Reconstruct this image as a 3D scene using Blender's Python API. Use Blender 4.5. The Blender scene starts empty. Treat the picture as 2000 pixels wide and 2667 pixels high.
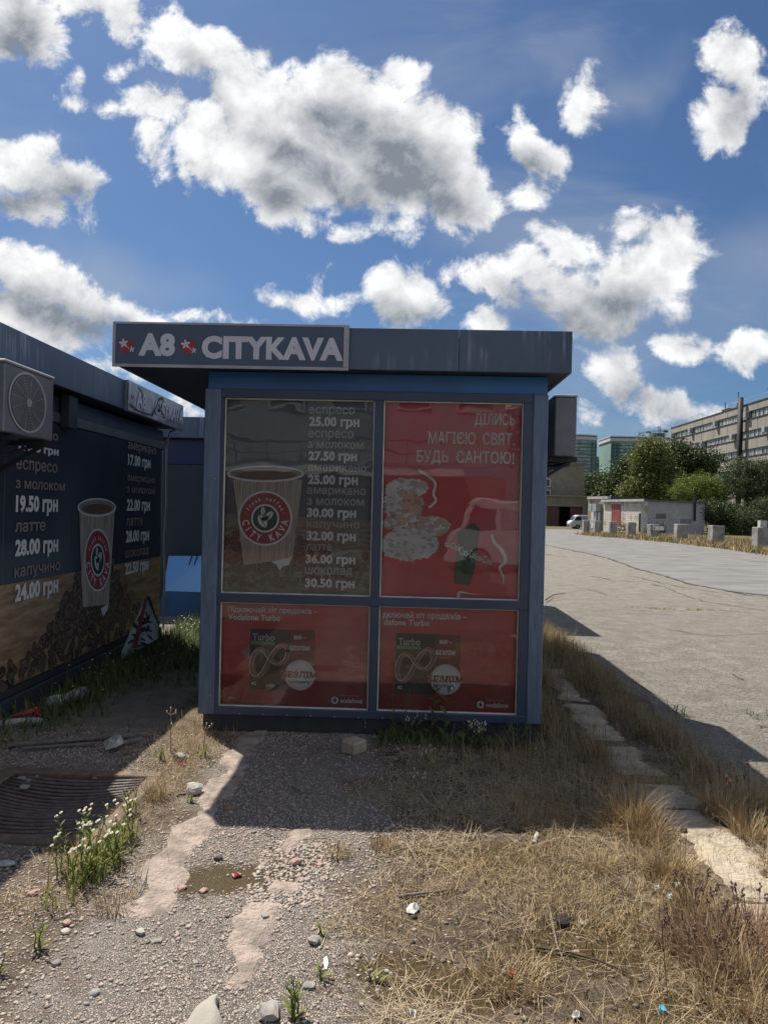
import bpy, bmesh, math, random
import numpy as np
from mathutils import Vector, Matrix, noise as mnoise
random.seed(7); RNG = np.random.default_rng(7)
S = bpy.context.scene
COL = S.collection
# ------------------------------------------------------------------ camera
FPX, CX, CY, EYE = 1900.0, 1000.0, 1333.5, 1.6
vY = Vector(((1055-CX)/FPX, -(1331-CY)/FPX, -1)).normalized()
uZ = Vector((0.0235, 1, 0)); uZ = (uZ - vY*uZ.dot(vY)).normalized()
xX = vY.cross(uZ)
A = Matrix((xX, vY, uZ))            # rows: world axes seen in camera space = camera -> world
cam = bpy.data.cameras.new('camera'); co = bpy.data.objects.new('camera', cam); COL.objects.link(co)
cam.sensor_fit = 'VERTICAL'; cam.sensor_height = 36; cam.lens = 36*FPX/2667
cam.clip_start = 0.05; cam.clip_end = 5000
M4 = A.to_4x4(); M4.translation = Vector((0, 0, EYE)); co.matrix_world = M4
S.camera = co
EYEV = Vector((0, 0, EYE))
def ray(px, py): return A @ Vector(((px-CX)/FPX, (CY-py)/FPX, -1))
def P(px, py, Y):                   # point of the photograph's ray at world depth Y
    w = ray(px, py); return EYEV + w*(Y/w.y)
def PX(px, py, X):
    w = ray(px, py); return EYEV + w*(X/w.x)
def G(px, py, z=0.0):               # where the ray meets the ground
    w = ray(px, py); return EYEV + w*((z-EYE)/w.z)
# ------------------------------------------------------------------ light
SUN = Vector((-0.405, 0.475, 1.0)).normalized()
el = math.asin(SUN.z); az = math.atan2(SUN.x, SUN.y)
sl = bpy.data.lights.new('sun', 'SUN'); sl.energy = 5.0; sl.angle = math.radians(0.55); sl.color = (1.0, 0.93, 0.82)
so = bpy.data.objects.new('sun', sl); COL.objects.link(so); so.rotation_euler = SUN.to_track_quat('Z', 'Y').to_euler(); so.location = (-20, 20, 50)
S.view_settings.view_transform = 'Standard'; S.view_settings.look = 'None'
S.view_settings.exposure = 0.55; S.view_settings.gamma = 1.0; S.view_settings.use_curve_mapping = False
S.cycles.max_bounces = 8; S.cycles.transparent_max_bounces = 12
S.cycles.diffuse_bounces = 2; S.cycles.glossy_bounces = 4; S.cycles.sample_clamp_indirect = 4
S.cycles.caustics_reflective = False; S.cycles.caustics_refractive = False
# ------------------------------------------------------------------ node helper
class NT:
    def __init__(s, tree): s.t = tree; s.n = tree.nodes; s.l = tree.links; s.n.clear()
    def node(s, typ, **kw):
        n = s.n.new(typ)
        for k, v in kw.items(): setattr(n, k, v)
        return n
    def put(s, sock, v):
        if v is None: return
        if isinstance(v, bpy.types.NodeSocket): s.l.new(v, sock)
        else: sock.default_value = v
    def math(s, op, a, b=None, c=None, clamp=False):
        n = s.node('ShaderNodeMath', operation=op, use_clamp=clamp)
        s.put(n.inputs[0], a); s.put(n.inputs[1], b)
        if c is not None: s.put(n.inputs[2], c)
        return n.outputs[0]
    def vmath(s, op, a, b=None, scale=None):
        n = s.node('ShaderNodeVectorMath', operation=op)
        s.put(n.inputs[0], a)
        if b is not None: s.put(n.inputs[1], b)
        if scale is not None: s.put(n.inputs['Scale'], scale)
        return n.outputs['Value'] if op in ('LENGTH', 'DOT_PRODUCT', 'DISTANCE') else n.outputs[0]
    def noise(s, vec, scale, detail=4, rough=0.55, dist=0.0, dim='3D'):
        n = s.node('ShaderNodeTexNoise', noise_dimensions=dim)
        s.put(n.inputs['Vector'], vec); s.put(n.inputs['Scale'], scale); s.put(n.inputs['Detail'], detail)
        s.put(n.inputs['Roughness'], rough); s.put(n.inputs['Distortion'], dist)
        return n.outputs['Fac']
    def maprange(s, v, a, b, c=0.0, d=1.0, smooth=True):
        n = s.node('ShaderNodeMapRange', interpolation_type='SMOOTHSTEP' if smooth else 'LINEAR', clamp=True)
        s.put(n.inputs['Value'], v); s.put(n.inputs['From Min'], a); s.put(n.inputs['From Max'], b)
        s.put(n.inputs['To Min'], c); s.put(n.inputs['To Max'], d)
        return n.outputs['Result']
    def mix(s, f, a, b, mode='MIX'):
        n = s.node('ShaderNodeMix', data_type='RGBA', blend_type=mode)
        s.put(n.inputs[0], f)
        for i, v in ((6, a), (7, b)):
            if isinstance(v, (tuple, list)): v = tuple(v[:3]) + (1,)
            s.put(n.inputs[i], v)
        return n.outputs[2]
    def sep(s, v):
        n = s.node('ShaderNodeSeparateXYZ'); s.put(n.inputs[0], v); return n.outputs
    def comb(s, x, y, z):
        n = s.node('ShaderNodeCombineXYZ'); s.put(n.inputs[0], x); s.put(n.inputs[1], y); s.put(n.inputs[2], z); return n.outputs[0]
# ------------------------------------------------------------------ sky
def ell(sx, sy, rx, ry, rot=0.0, k=1.2055):
    w = ray(sx*k, sy*k); return (w.x/w.y, w.z/w.y, rx*k/FPX, ry*k/FPX, -rot)
CLOUDS = [ell(*a) for a in [
 # the large cloud
 (405,100,118,52,22),(520,175,95,60,50),(330,225,95,42,12),(235,232,48,18,15),(330,310,26,62,-10),(400,330,22,66,-5),
 (590,240,110,100,20),(720,215,165,85,10),(560,120,26,30,0),(840,175,48,42,0),(470,300,100,80,30),
 (620,370,130,80,20),(640,455,78,34,15),(800,330,180,95,15),(940,330,95,80,35),(990,415,90,60,30),(880,400,80,70,0),
 (1150,315,82,50,20),(1105,258,30,34,-20),(1145,402,55,20,-15),(985,480,48,22,40),(860,470,45,50,-20),(745,500,36,26,10),
 # upper left
 (40,50,95,72,30),(150,5,130,45,10),(262,40,42,52,30),(245,130,24,26,30),(160,166,10,9,0),(152,222,16,9,20),
 # left
 (40,345,110,62,25),(110,400,108,55,22),(60,440,120,32,8),
 # lower left bank
 (40,580,130,55,25),(180,640,140,45,27),(295,680,85,26,32),(60,680,240,50,10),(150,770,190,28,15),
 # small ones
 (600,632,48,26,5),(655,642,38,28,10),(722,658,20,14,0),(700,598,9,12,0),(505,690,52,15,5),
 (872,645,86,52,8),(955,585,18,24,40),(1042,688,42,26,0),
 # right group
 (1060,590,78,46,15),(1190,590,120,52,22),(1260,650,170,62,5),(1240,690,110,32,0),(1215,505,60,24,35),
 (1390,590,100,60,-5),(1420,505,78,36,10),(1440,560,86,54,0),
 (1595,120,86,70,30),(1545,240,66,70,-30),(1640,190,50,80,0),(1262,225,28,50,-15),
 (1350,800,78,52,30),(1420,870,82,40,30),(1300,785,34,22,0),(1273,745,28,12,5),
 (1480,760,62,24,5),(1590,770,92,32,-3),(1262,893,26,18,0),(1500,905,60,16,0),(412,884,22,10,0)]]
W = bpy.data.worlds.new('World'); S.world = W; W.use_nodes = True
w = NT(W.node_tree)
tc = w.node('ShaderNodeTexCoord'); D = tc.outputs['Generated']
dx, dy, dz = w.sep(D)
yy = w.math('MAXIMUM', dy, 0.05)
p = w.comb(w.math('DIVIDE', dx, yy), w.math('DIVIDE', dz, yy), 0.0)
warp = w.node('ShaderNodeTexNoise'); w.put(warp.inputs['Vector'], p); warp.inputs['Scale'].default_value = 7; warp.inputs['Detail'].default_value = 3
pw = w.vmath('ADD', p, w.vmath('SCALE', w.vmath('SUBTRACT', warp.outputs['Color'], (0.5, 0.5, 0.5)), scale=0.10))
def field(lst, k, R0, after=None):
    cur = None; src = pw
    for i_, (ex, ez, rx, rz, rot) in enumerate(lst):
        if i_ % 6 == 0 and (cur or after):      # keeps the evaluation in sequence
            n_ = w.node('ShaderNodeVectorMath', operation='MULTIPLY_ADD'); w.put(n_.inputs[0], cur or after); n_.inputs[1].default_value = (1e-7,)*3; w.put(n_.inputs[2], pw); src = n_.outputs[0]
        m = w.node('ShaderNodeMapping', vector_type='TEXTURE')
        w.put(m.inputs['Vector'], src); m.inputs['Location'].default_value = (ex, ez, 0)
        m.inputs['Rotation'].default_value = (0, 0, math.radians(rot)); m.inputs['Scale'].default_value = (rx, rz, 1)
        q = min(rx, rz*1.3)/R0; q = min(q, 1.6)
        r = w.math('MULTIPLY_ADD', w.vmath('LENGTH', m.outputs[0]), q, -q)
        cur = r if cur is None else w.math('SMOOTH_MIN', cur, r, k)
    return w.math('MULTIPLY', cur, -1.0)
DARKS = [ell(*a) for a in [(760,265,125,55,20),(850,335,120,60,20),(640,320,85,40,25),(735,370,110,35,30),(950,400,75,45,30),(610,400,60,35,30),(1160,335,55,30,10),
 (60,425,140,36,8),(140,415,60,30,20),(60,640,160,38,15),(210,690,160,34,20),(60,735,120,20,15),(340,735,50,14,20),(880,672,62,22,0),(1250,676,170,44,5),(1150,625,75,24,15),
 (1335,625,70,34,0),(1372,835,60,30,25),(1430,876,60,20,20),(35,70,60,55,0),(1590,205,40,50,0),(470,175,40,14,45)]]
placed = w.math('MINIMUM', field(CLOUDS, 0.22, 0.034), 1.05)
pw = w.vmath('ADD', pw, (0.0, 0.010, 0.0))
dark = field(DARKS, 0.5, 0.032, placed)
def cloudnoise(v):
    big = w.noise(v, 5.5, 2, 0.5, 0.3); fine = w.noise(v, 13.0, 11, 0.66, 0.30)
    return w.math('ADD', w.math('MULTIPLY', w.math('SUBTRACT', big, 0.5), 1.1), w.math('MULTIPLY', w.math('SUBTRACT', fine, 0.5), 3.3))
n1 = cloudnoise(p)
p2 = w.vmath('ADD', p, (-0.012, 0.034, 0.0))
n2 = cloudnoise(p2)
dens = w.math('ADD', w.math('ADD', placed, 0.08), n1)
dens = w.math('MAXIMUM', dens, -1.0)
# the sky outside the frame goes on with clouds of the same kind
zz = w.math('MAXIMUM', dz, 0.08)
lay = w.comb(w.math('DIVIDE', dx, zz), w.math('DIVIDE', dy, zz), 0.0)
gen = w.math('MULTIPLY', w.math('SUBTRACT', w.noise(lay, 1.1, 5, 0.6, 0.2), 0.53), 5.0)
inframe = w.math('MULTIPLY', w.maprange(w.math('ABSOLUTE', w.math('SUBTRACT', w.math('DIVIDE', dx, yy), 0.0)), 0.75, 0.58), w.maprange(w.math('DIVIDE', dz, yy), 0.95, 0.74))
inframe = w.math('MULTIPLY', inframe, w.maprange(dy, 0.0, 0.1))
gen = w.math('SUBTRACT', gen, w.math('MULTIPLY', inframe, 6.0))
gen = w.math('SUBTRACT', gen, w.maprange(dz, 0.1, 0.0, 0.0, 3.0))
dall = w.math('MAXIMUM', dens, gen)
cover = w.maprange(dall, -0.24, 0.42)
wisp = w.math('MULTIPLY', w.maprange(w.noise(w.vmath('MULTIPLY', w.vmath('ADD', p, (3.1, 0.7, 0)), (1.0, 2.2, 1.0)), 2.4, 5, 0.55, 0.8), 0.40, 0.70), 0.42)
wisp = w.math('MULTIPLY', wisp, w.maprange(dx, -0.15, 0.3, 0.35, 1.0))
thick = w.maprange(w.math('ADD', dark, w.math('MULTIPLY', n1, 0.40)), -0.85, 0.85)
relief = w.math('MULTIPLY', w.math('SUBTRACT', n1, n2), 0.46)
lum = w.math('SUBTRACT', 0.93, w.math('MULTIPLY', thick, 0.78))
lum = w.math('MAXIMUM', w.math('MINIMUM', w.math('ADD', lum, relief), 1.10), 0.06)
sky = w.node('ShaderNodeTexSky', sky_type='NISHITA'); sky.sun_disc = False
sky.sun_elevation = el; sky.sun_rotation = az; sky.altitude = 200; sky.air_density = 1.0; sky.dust_density = 1.3; sky.ozone_density = 2.5
SKYS = 0.115
bg = w.node('ShaderNodeBackground'); 
skyc = w.mix(1.0, sky.outputs[0], (0.275, 0.37, 0.475), 'MULTIPLY')
# sunlit clouds opposite the sun, with added brightness to fill the kiosk fronts
antisun_fill = w.maprange(w.vmath('DOT_PRODUCT', D, tuple(SUN)), 0.35, -0.75, 1.0, 2.5)
lum = w.math('MULTIPLY', lum, antisun_fill)
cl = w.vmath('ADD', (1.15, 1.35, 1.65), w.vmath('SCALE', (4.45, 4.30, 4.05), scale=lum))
hz = None
for a_ in (ell(1640, 600, 260, 190, -25), ell(1380, 160, 190, 60, -40), ell(230, 560, 300, 90, 15)):
    m_ = w.node('ShaderNodeMapping', vector_type='TEXTURE'); w.put(m_.inputs['Vector'], pw); m_.inputs['Location'].default_value = (a_[0], a_[1], 0); m_.inputs['Rotation'].default_value = (0, 0, math.radians(a_[4])); m_.inputs['Scale'].default_value = (a_[2], a_[3], 1)
    q_ = w.maprange(w.vmath('LENGTH', m_.outputs[0]), 1.1, 0.1, 0.0, 0.42); hz = q_ if hz is None else w.math('MAXIMUM', hz, q_)
wisp = w.math('MAXIMUM', wisp, w.math('MULTIPLY', hz, w.maprange(w.noise(p, 6.0, 6, 0.55, 0.6), 0.25, 0.7, 0.45, 1.0)))
c1 = w.mix(wisp, skyc, (2.6, 2.9, 3.3))
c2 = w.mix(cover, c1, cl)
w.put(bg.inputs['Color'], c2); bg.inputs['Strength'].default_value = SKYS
ow = w.node('ShaderNodeOutputWorld'); w.l.new(bg.outputs[0], ow.inputs[0])
W.cycles.sampling_method = 'MANUAL'; W.cycles.sample_map_resolution = 512
# ------------------------------------------------------------------ materials
MATS = {}
def pm(name, col, col2=None, rough=0.7, metal=0.0, scale=6.0, detail=5, bump=0.0, bscale=60.0, spec=0.5, stretch=None, island=0.0, coat=0.0, contrast=(0.35, 0.65), island_cols=None, bdist=0.01):
    if name in MATS: return MATS[name]
    m = bpy.data.materials.new(name); m.use_nodes = True; t = NT(m.node_tree)
    pos = t.node('ShaderNodeNewGeometry')
    v = pos.outputs['Position']
    if stretch: v = t.vmath('MULTIPLY', v, stretch)
    col2 = col2 or tuple(c*0.8 for c in col)
    f = t.maprange(t.noise(v, scale, detail), contrast[0], contrast[1])
    c = t.mix(f, col, col2)
    if island_cols:
        rmp = t.node('ShaderNodeValToRGB'); rmp.color_ramp.interpolation = 'LINEAR'
        els = rmp.color_ramp.elements
        for i, cc in enumerate(island_cols):
            e = els[i] if i < 2 else els.new(0.5)
            e.position = i/(len(island_cols)-1)
            e.color = tuple(cc)+(1,)
        for i, cc in enumerate(island_cols):
            pass
        t.put(rmp.inputs[0], pos.outputs['Random Per Island'])
        c = t.mix(0.75, c, rmp.outputs[0])
    if island:
        c = t.mix(1.0, c, t.mix(pos.outputs['Random Per Island'], (1-island,)*3, (1+island,)*3), 'MULTIPLY')
    b = t.node('ShaderNodeBsdfPrincipled')
    t.put(b.inputs['Base Color'], c); b.inputs['Roughness'].default_value = rough; b.inputs['Metallic'].default_value = metal
    b.inputs['Specular IOR Level'].default_value = spec; b.inputs['Coat Weight'].default_value = coat
    if bump:
        bn = t.node('ShaderNodeBump'); bn.inputs['Strength'].default_value = bump; bn.inputs['Distance'].default_value = bdist
        t.put(bn.inputs['Height'], t.noise(v, bscale, 4)); t.l.new(bn.outputs[0], b.inputs['Normal'])
    o = t.node('ShaderNodeOutputMaterial'); t.l.new(b.outputs[0], o.inputs[0])
    MATS[name] = m; return m
def glassmat(name='window_glass', tint=(0.93, 0.96, 0.98), dirt=0.05, ior=1.52):
    m = bpy.data.materials.new(name); m.use_nodes = True; t = NT(m.node_tree)
    tr = t.node('ShaderNodeBsdfTransparent'); tr.inputs[0].default_value = tint+(1,)
    gl = t.node('ShaderNodeBsdfGlossy'); gl.inputs['Roughness'].default_value = 0.012
    gp = t.node('ShaderNodeNewGeometry')
    bn = t.node('ShaderNodeBump'); bn.inputs['Strength'].default_value = 0.10; bn.inputs['Distance'].default_value = 0.02
    t.put(bn.inputs['Height'], t.noise(gp.outputs['Position'], 2.2, 2)); t.l.new(bn.outputs[0], gl.inputs['Normal'])
    fr = t.node('ShaderNodeFresnel'); fr.inputs[0].default_value = ior
    f2 = t.math('MINIMUM', t.math('MULTIPLY', fr.outputs[0], 1.45), 1.0)
    mx = t.node('ShaderNodeMixShader'); t.put(mx.inputs[0], f2); t.l.new(tr.outputs[0], mx.inputs[1]); t.l.new(gl.outputs[0], mx.inputs[2])
    df = t.node('ShaderNodeBsdfDiffuse'); df.inputs[0].default_value = (0.55, 0.5, 0.42, 1)
    dust = t.math('MULTIPLY', t.maprange(t.noise(gp.outputs['Position'], 3.0, 6, 0.7), 0.3, 0.8), dirt*2)
    m2 = t.node('ShaderNodeMixShader'); t.put(m2.inputs[0], dust); t.l.new(mx.outputs[0], m2.inputs[1]); t.l.new(df.outputs[0], m2.inputs[2])
    o = t.node('ShaderNodeOutputMaterial'); t.l.new(m2.outputs[0], o.inputs[0])
    MATS[name] = m; return m
# ------------------------------------------------------------------ objects
def tag(o, label=None, cat=None, group=None, kind=None):
    if label: o['label'] = label
    if cat: o['category'] = cat
    if group: o['group'] = group
    if kind: o['kind'] = kind
    return o
ORG = {}
def thing(name, label, cat, loc, group=None):
    o = bpy.data.objects.new(name, None); COL.objects.link(o); o.location = loc; o.empty_display_size = 0.1
    ORG[o.name] = Vector(loc); return tag(o, label, cat, group)
def link(name, me, mat, parent=None, origin=None):
    if mat is not None and not me.materials:
        for mm in (mat if isinstance(mat, (list, tuple)) else [mat]): me.materials.append(mm)
    o = bpy.data.objects.new(name, me); COL.objects.link(o)
    if parent: o.parent = parent
    ORG[o.name] = origin if origin is not None else Vector((0, 0, 0))
    return o
class MB:
    def __init__(s): s.v = []; s.f = []; s.mi = []
    def add(s, vs, fs, mi=0):
        b = len(s.v); s.v += [tuple(q) for q in vs]; s.f += [tuple(b+i for i in f) for f in fs]; s.mi += [mi]*len(fs); return s
    def box(s, x0, y0, z0, x1, y1, z1, mi=0):
        if x0 > x1: x0, x1 = x1, x0
        if y0 > y1: y0, y1 = y1, y0
        if z0 > z1: z0, z1 = z1, z0
        return s.add([(x0,y0,z0),(x1,y0,z0),(x1,y1,z0),(x0,y1,z0),(x0,y0,z1),(x1,y0,z1),(x1,y1,z1),(x0,y1,z1)],
              [(0,3,2,1),(4,5,6,7),(0,1,5,4),(1,2,6,5),(2,3,7,6),(3,0,4,7)], mi)
    def obox(s, c, ux, uy, uz, mi=0):   # centre and three half vectors
        c, ux, uy, uz = map(Vector, (c, ux, uy, uz)); vs = []
        for k in (-1, 1):
            for (i, j) in ((-1,-1),(1,-1),(1,1),(-1,1)): vs.append(c+ux*i+uy*j+uz*k)
        return s.add(vs, [(0,3,2,1),(4,5,6,7),(0,1,5,4),(1,2,6,5),(2,3,7,6),(3,0,4,7)], mi)
    def poly(s, pts, mi=0): return s.add(pts, [tuple(range(len(pts)))], mi)
    def prism(s, pts, d, mi=0):         # polygon swept along d
        d = Vector(d); n = len(pts); pts = [Vector(q) for q in pts]
        return s.add(pts+[q+d for q in pts], [tuple(range(n))[::-1], tuple(range(n, 2*n))]+[(i, (i+1) % n, n+(i+1) % n, n+i) for i in range(n)], mi)
    def tube(s, path, r, seg=6, mi=0, cap=True):
        path = [Vector(q) for q in path]; n = len(path); rs = r if isinstance(r, (list, tuple)) else [r]*n
        b = []; fs = []; up = Vector((0.13, 0.2, 1))
        for i, q in enumerate(path):
            d = (path[min(i+1, n-1)]-path[max(i-1, 0)]).normalized()
            a = d.cross(up)
            if a.length < 1e-4: a = d.cross(Vector((1, 0, 0)))
            a.normalize(); c = d.cross(a)
            b += [q+(a*math.cos(2*math.pi*k/seg)+c*math.sin(2*math.pi*k/seg))*rs[i] for k in range(seg)]
        for i in range(n-1):
            for k in range(seg):
                fs.append((i*seg+k, i*seg+(k+1) % seg, (i+1)*seg+(k+1) % seg, (i+1)*seg+k))
        if cap: fs += [tuple(range(seg))[::-1], tuple((n-1)*seg+k for k in range(seg))]
        return s.add(b, fs, mi)
    def disc(s, c, u, v, n=32, mi=0, r0=0.0, a0=0, a1=360):   # ellipse / ring with half axes u, v
        c, u, v = map(Vector, (c, u, v)); full = abs(a1-a0) >= 360
        k = n if full else n+1
        an = [math.radians(a0+(a1-a0)*i/n) for i in range(k)]
        o = [c+u*math.cos(a)+v*math.sin(a) for a in an]
        if r0 <= 0: return s.poly(o if full else o+[c], mi)
        inn = [c+(u*math.cos(a)+v*math.sin(a))*r0 for a in an]
        return s.add(o+inn, [(i, (i+1) % k, k+(i+1) % k, k+i) for i in range(k if full else k-1)], mi)
    def build(s, name, mat, parent=None, bevel=0, smooth=False, **tags):
        org = ORG.get(parent.name, Vector((0, 0, 0))) if parent else Vector((0, 0, 0))
        me = bpy.data.meshes.new(name)
        me.from_pydata([(a-org.x, b-org.y, c-org.z) for a, b, c in s.v], [], s.f)
        if len(set(s.mi)) > 1: me.polygons.foreach_set('material_index', s.mi)
        if bevel:
            bm = bmesh.new(); bm.from_mesh(me)
            bmesh.ops.bevel(bm, geom=[e for e in bm.edges if len(e.link_faces) == 2 and e.calc_face_angle(0) > 0.5], offset=bevel, segments=1, affect='EDGES', clamp_overlap=True)
            bm.to_mesh(me); bm.free()
        if smooth: me.polygons.foreach_set('use_smooth', [True]*len(me.polygons))
        me.update()
        o = link(name, me, mat, parent, org)
        if tags: tag(o, **tags)
        return o
def box(name, a, b, mat, parent=None, bevel=0, **tags):
    return MB().box(*a, *b).build(name, mat, parent, bevel, **tags)
def npmesh(name, V, F, mat, parent=None, smooth=False, **tags):
    org = ORG.get(parent.name, Vector((0, 0, 0))) if parent else Vector((0, 0, 0))
    V = np.asarray(V, np.float32) - np.array(org, np.float32); F = np.asarray(F, np.int32)
    me = bpy.data.meshes.new(name); nf, k = F.shape
    me.vertices.add(len(V)); me.vertices.foreach_set('co', V.ravel())
    me.loops.add(nf*k); me.loops.foreach_set('vertex_index', F.ravel())
    me.polygons.add(nf); me.polygons.foreach_set('loop_start', np.arange(0, nf*k, k, dtype=np.int32))
    if smooth: me.polygons.foreach_set('use_smooth', np.ones(nf, bool))
    me.update(calc_edges=True); me.validate()
    o = link(name, me, mat, parent, org)
    if tags: tag(o, **tags)
    return o
class Pl:   # a drawing plane: origin, right, up, outward normal
    def __init__(s, o, u, v, n): s.o, s.u, s.v, s.n = map(Vector, (o, u, v, n))
    def __call__(s, a, b, lift=0.0): return s.o+s.u*a+s.v*b+s.n*lift
    def front(Y): return Pl((0, Y, 0), (1, 0, 0), (0, 0, 1), (0, -1, 0))
TXT = {}
def txt_mesh(body, bold=0.0, shear=0.0, spacing=1.0):
    """letter outlines, emboldened and filled by winding number (vertices, triangles)"""
    from mathutils.geometry import delaunay_2d_cdt
    key = (body, bold, shear, spacing)
    if key in TXT: return TXT[key]
    c = bpy.data.curves.new('lettering', 'FONT'); c.body = body; c.fill_mode = 'NONE'; c.shear = shear; c.resolution_u = 3; c.space_character = spacing*(1+bold*.9)
    o = bpy.data.objects.new('lettering_tmp', c); COL.objects.link(o); bpy.context.view_layer.update()
    me = bpy.data.meshes.new_from_object(o.evaluated_get(bpy.context.evaluated_depsgraph_get()))
    co_ = [(q.co.x, q.co.y) for q in me.vertices]; nb = {}
    for e in me.edges: nb.setdefault(e.vertices[0], []).append(e.vertices[1]); nb.setdefault(e.vertices[1], []).append(e.vertices[0])
    bpy.data.objects.remove(o); bpy.data.curves.remove(c); bpy.data.meshes.remove(me)
    seen = set(); loops = []
    for st in sorted(nb):
        if st in seen or len(nb[st]) < 2: continue
        lp = [st]; seen.add(st); nxt = st+1 if (st+1) in nb[st] else nb[st][0]
        while nxt not in seen:
            lp.append(nxt); seen.add(nxt); k = [q for q in nb[nxt] if q not in seen]
            if not k: break
            nxt = k[0]
        pts = []
        for i in lp:
            if not pts or math.hypot(co_[i][0]-pts[-1][0], co_[i][1]-pts[-1][1]) > 1e-4: pts.append(co_[i])
        if len(pts) > 2: loops.append(np.array(pts))
    if not loops: return [], []
    ar = [float(np.sum(L[:, 0]*np.roll(L[:, 1], -1)-np.roll(L[:, 0], -1)*L[:, 1])) for L in loops]
    def inside(pt, L):
        x, y = pt; c = False; n = len(L)
        for i in range(n):
            x1, y1 = L[i]; x2, y2 = L[i-1]
            if (y1 > y) != (y2 > y) and x < (x2-x1)*(y-y1)/(y2-y1)+x1: c = not c
        return c
    out = []
    for li, L in enumerate(loops):
        dep = int(any(ar[mi]*ar[li] < 0 and inside(tuple(L[0]), M_) for mi, M_ in enumerate(loops) if mi != li and abs(ar[mi]) > abs(ar[li])))
        sgn = (1 if ar[li] > 0 else -1)*(-1 if dep % 2 else 1)
        if bold:
            d = np.roll(L, -1, 0)-L; d /= np.maximum(np.hypot(d[:, 0], d[:, 1]), 1e-9)[:, None]; n = np.stack([d[:, 1], -d[:, 0]], 1)*sgn
            m = n+np.roll(n, 1, 0); m /= np.maximum((m**2).sum(1)/2, .45)[:, None]; L = L+m*bold
        out.append(L)
    V = [Vector(q) for L in out for q in L]; E_ = []; k = 0
    for L in out: n = len(L); E_ += [(k+i, k+(i+1) % n) for i in range(n)]; k += n
    r = delaunay_2d_cdt(V, E_, [], 0, 1e-5)
    P_ = np.array([(q.x, q.y) for q in r[0]]); T = np.array([f for f in r[2]]); C_ = P_[T].mean(1)
    W_ = np.zeros(len(C_))
    for L in out:
        A_ = L[None]-C_[:, None]; B_ = np.roll(L, -1, 0)[None]-C_[:, None]
        W_ += np.arctan2(A_[..., 0]*B_[..., 1]-A_[..., 1]*B_[..., 0], (A_*B_).sum(-1)).sum(1)/(2*math.pi)
    T = T[np.abs(W_) > .5]
    TXT[key] = ([tuple(q) for q in P_], [tuple(int(i) for i in f) for f in T]); return TXT[key]
def lettering(body, pl, u0, u1, z0, z1, mat, parent, lift=0.002, bold=0.02, shear=0.0, name='lettering', zr=None, outline=0):
    """text between u0 and u1, baseline z0, tallest glyph to z1; zr = baseline height at the right end"""
    vs, fs = txt_mesh(body, bold, shear)
    if not vs: return None
    used = {i for f in fs for i in f}; uv = [vs[i] for i in used]
    x0 = min(q[0] for q in uv); x1 = max(q[0] for q in uv); ym = max(q[1] for q in uv)
    zr = z0 if zr is None else zr
    mb = MB(); pts = []
    for (x, y) in vs:
        t = (x-x0)/(x1-x0); pts.append(pl(u0+(u1-u0)*t, z0+(zr-z0)*t+(z1-z0)*y/ym, lift))
    mb.add(pts, fs)
    return mb.build(name, mat, parent)
# ------------------------------------------------------------------ ground
def fb(x, y, s, seed=0):            # cheap value noise, vectorised
    x = np.asarray(x, float)*s+seed*17.3; y = np.asarray(y, float)*s+seed*9.1
    xi = np.floor(x); yi = np.floor(y); fx = x-xi; fy = y-yi; fx = fx*fx*(3-2*fx); fy = fy*fy*(3-2*fy)
    def h(a, b): q = np.sin(a*127.1+b*311.7+seed*3.1)*43758.5453; return q-np.floor(q)
    return (h(xi,yi)*(1-fx)+h(xi+1,yi)*fx)*(1-fy)+(h(xi,yi+1)*(1-fx)+h(xi+1,yi+1)*fx)*fy
GX0, GX1, GY0, GY1 = -2.25, -1.47, 3.44, 4.22      # storm grate opening
def sm(a, b, v): t = np.clip((np.asarray(v, float)-a)/(b-a), 0, 1); return t*t*(3-2*t)
def H(x, y):
    x = np.asarray(x, float); y = np.asarray(y, float)
    z = (fb(x,y,1.3,1)-.5)*.030+(fb(x,y,4.5,2)-.5)*.014+(fb(x,y,13,3)-.5)*.007
    near = sm(14, 9, y)*sm(-6, -4, x)
    z = z*near*sm(2.15, 1.85, x)
    soil = sm(0.9, 1.3, x)*sm(2.05, 1.7, x)*sm(10.5, 9, y)
    z = z+soil*.03
    z = z-0.012*sm(5.0, 5.2, y)*sm(-1.6, -1.4, x)*sm(1.1, 1.0, x)
    pit = sm(GX0-.01, GX0+.03, x)*sm(GX1+.01, GX1-.03, x)*sm(GY0-.01, GY0+.03, y)*sm(GY1+.01, GY1-.03, y)
    return z*(1-pit)-.22*pit
def Hf(x, y): return float(H(x, y))
def Gh(px, py):
    q = G(px, py)
    for _ in range(3): q = G(px, py, Hf(q.x, q.y))
    return q
def grid_mesh(name, xs, ys, zf, mat, **tags):
    X, Y = np.meshgrid(xs, ys); Z = zf(X, Y); nx, ny = len(xs), len(ys)
    V = np.stack([X.ravel(), Y.ravel(), Z.ravel()], 1)
    i = np.arange(nx-1)[None, :]+np.arange(ny-1)[:, None]*nx
    F = np.stack([i.ravel(), i.ravel()+1, i.ravel()+1+nx, i.ravel()+nx], 1)
    return npmesh(name, V, F, mat, smooth=True, **tags)
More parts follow.
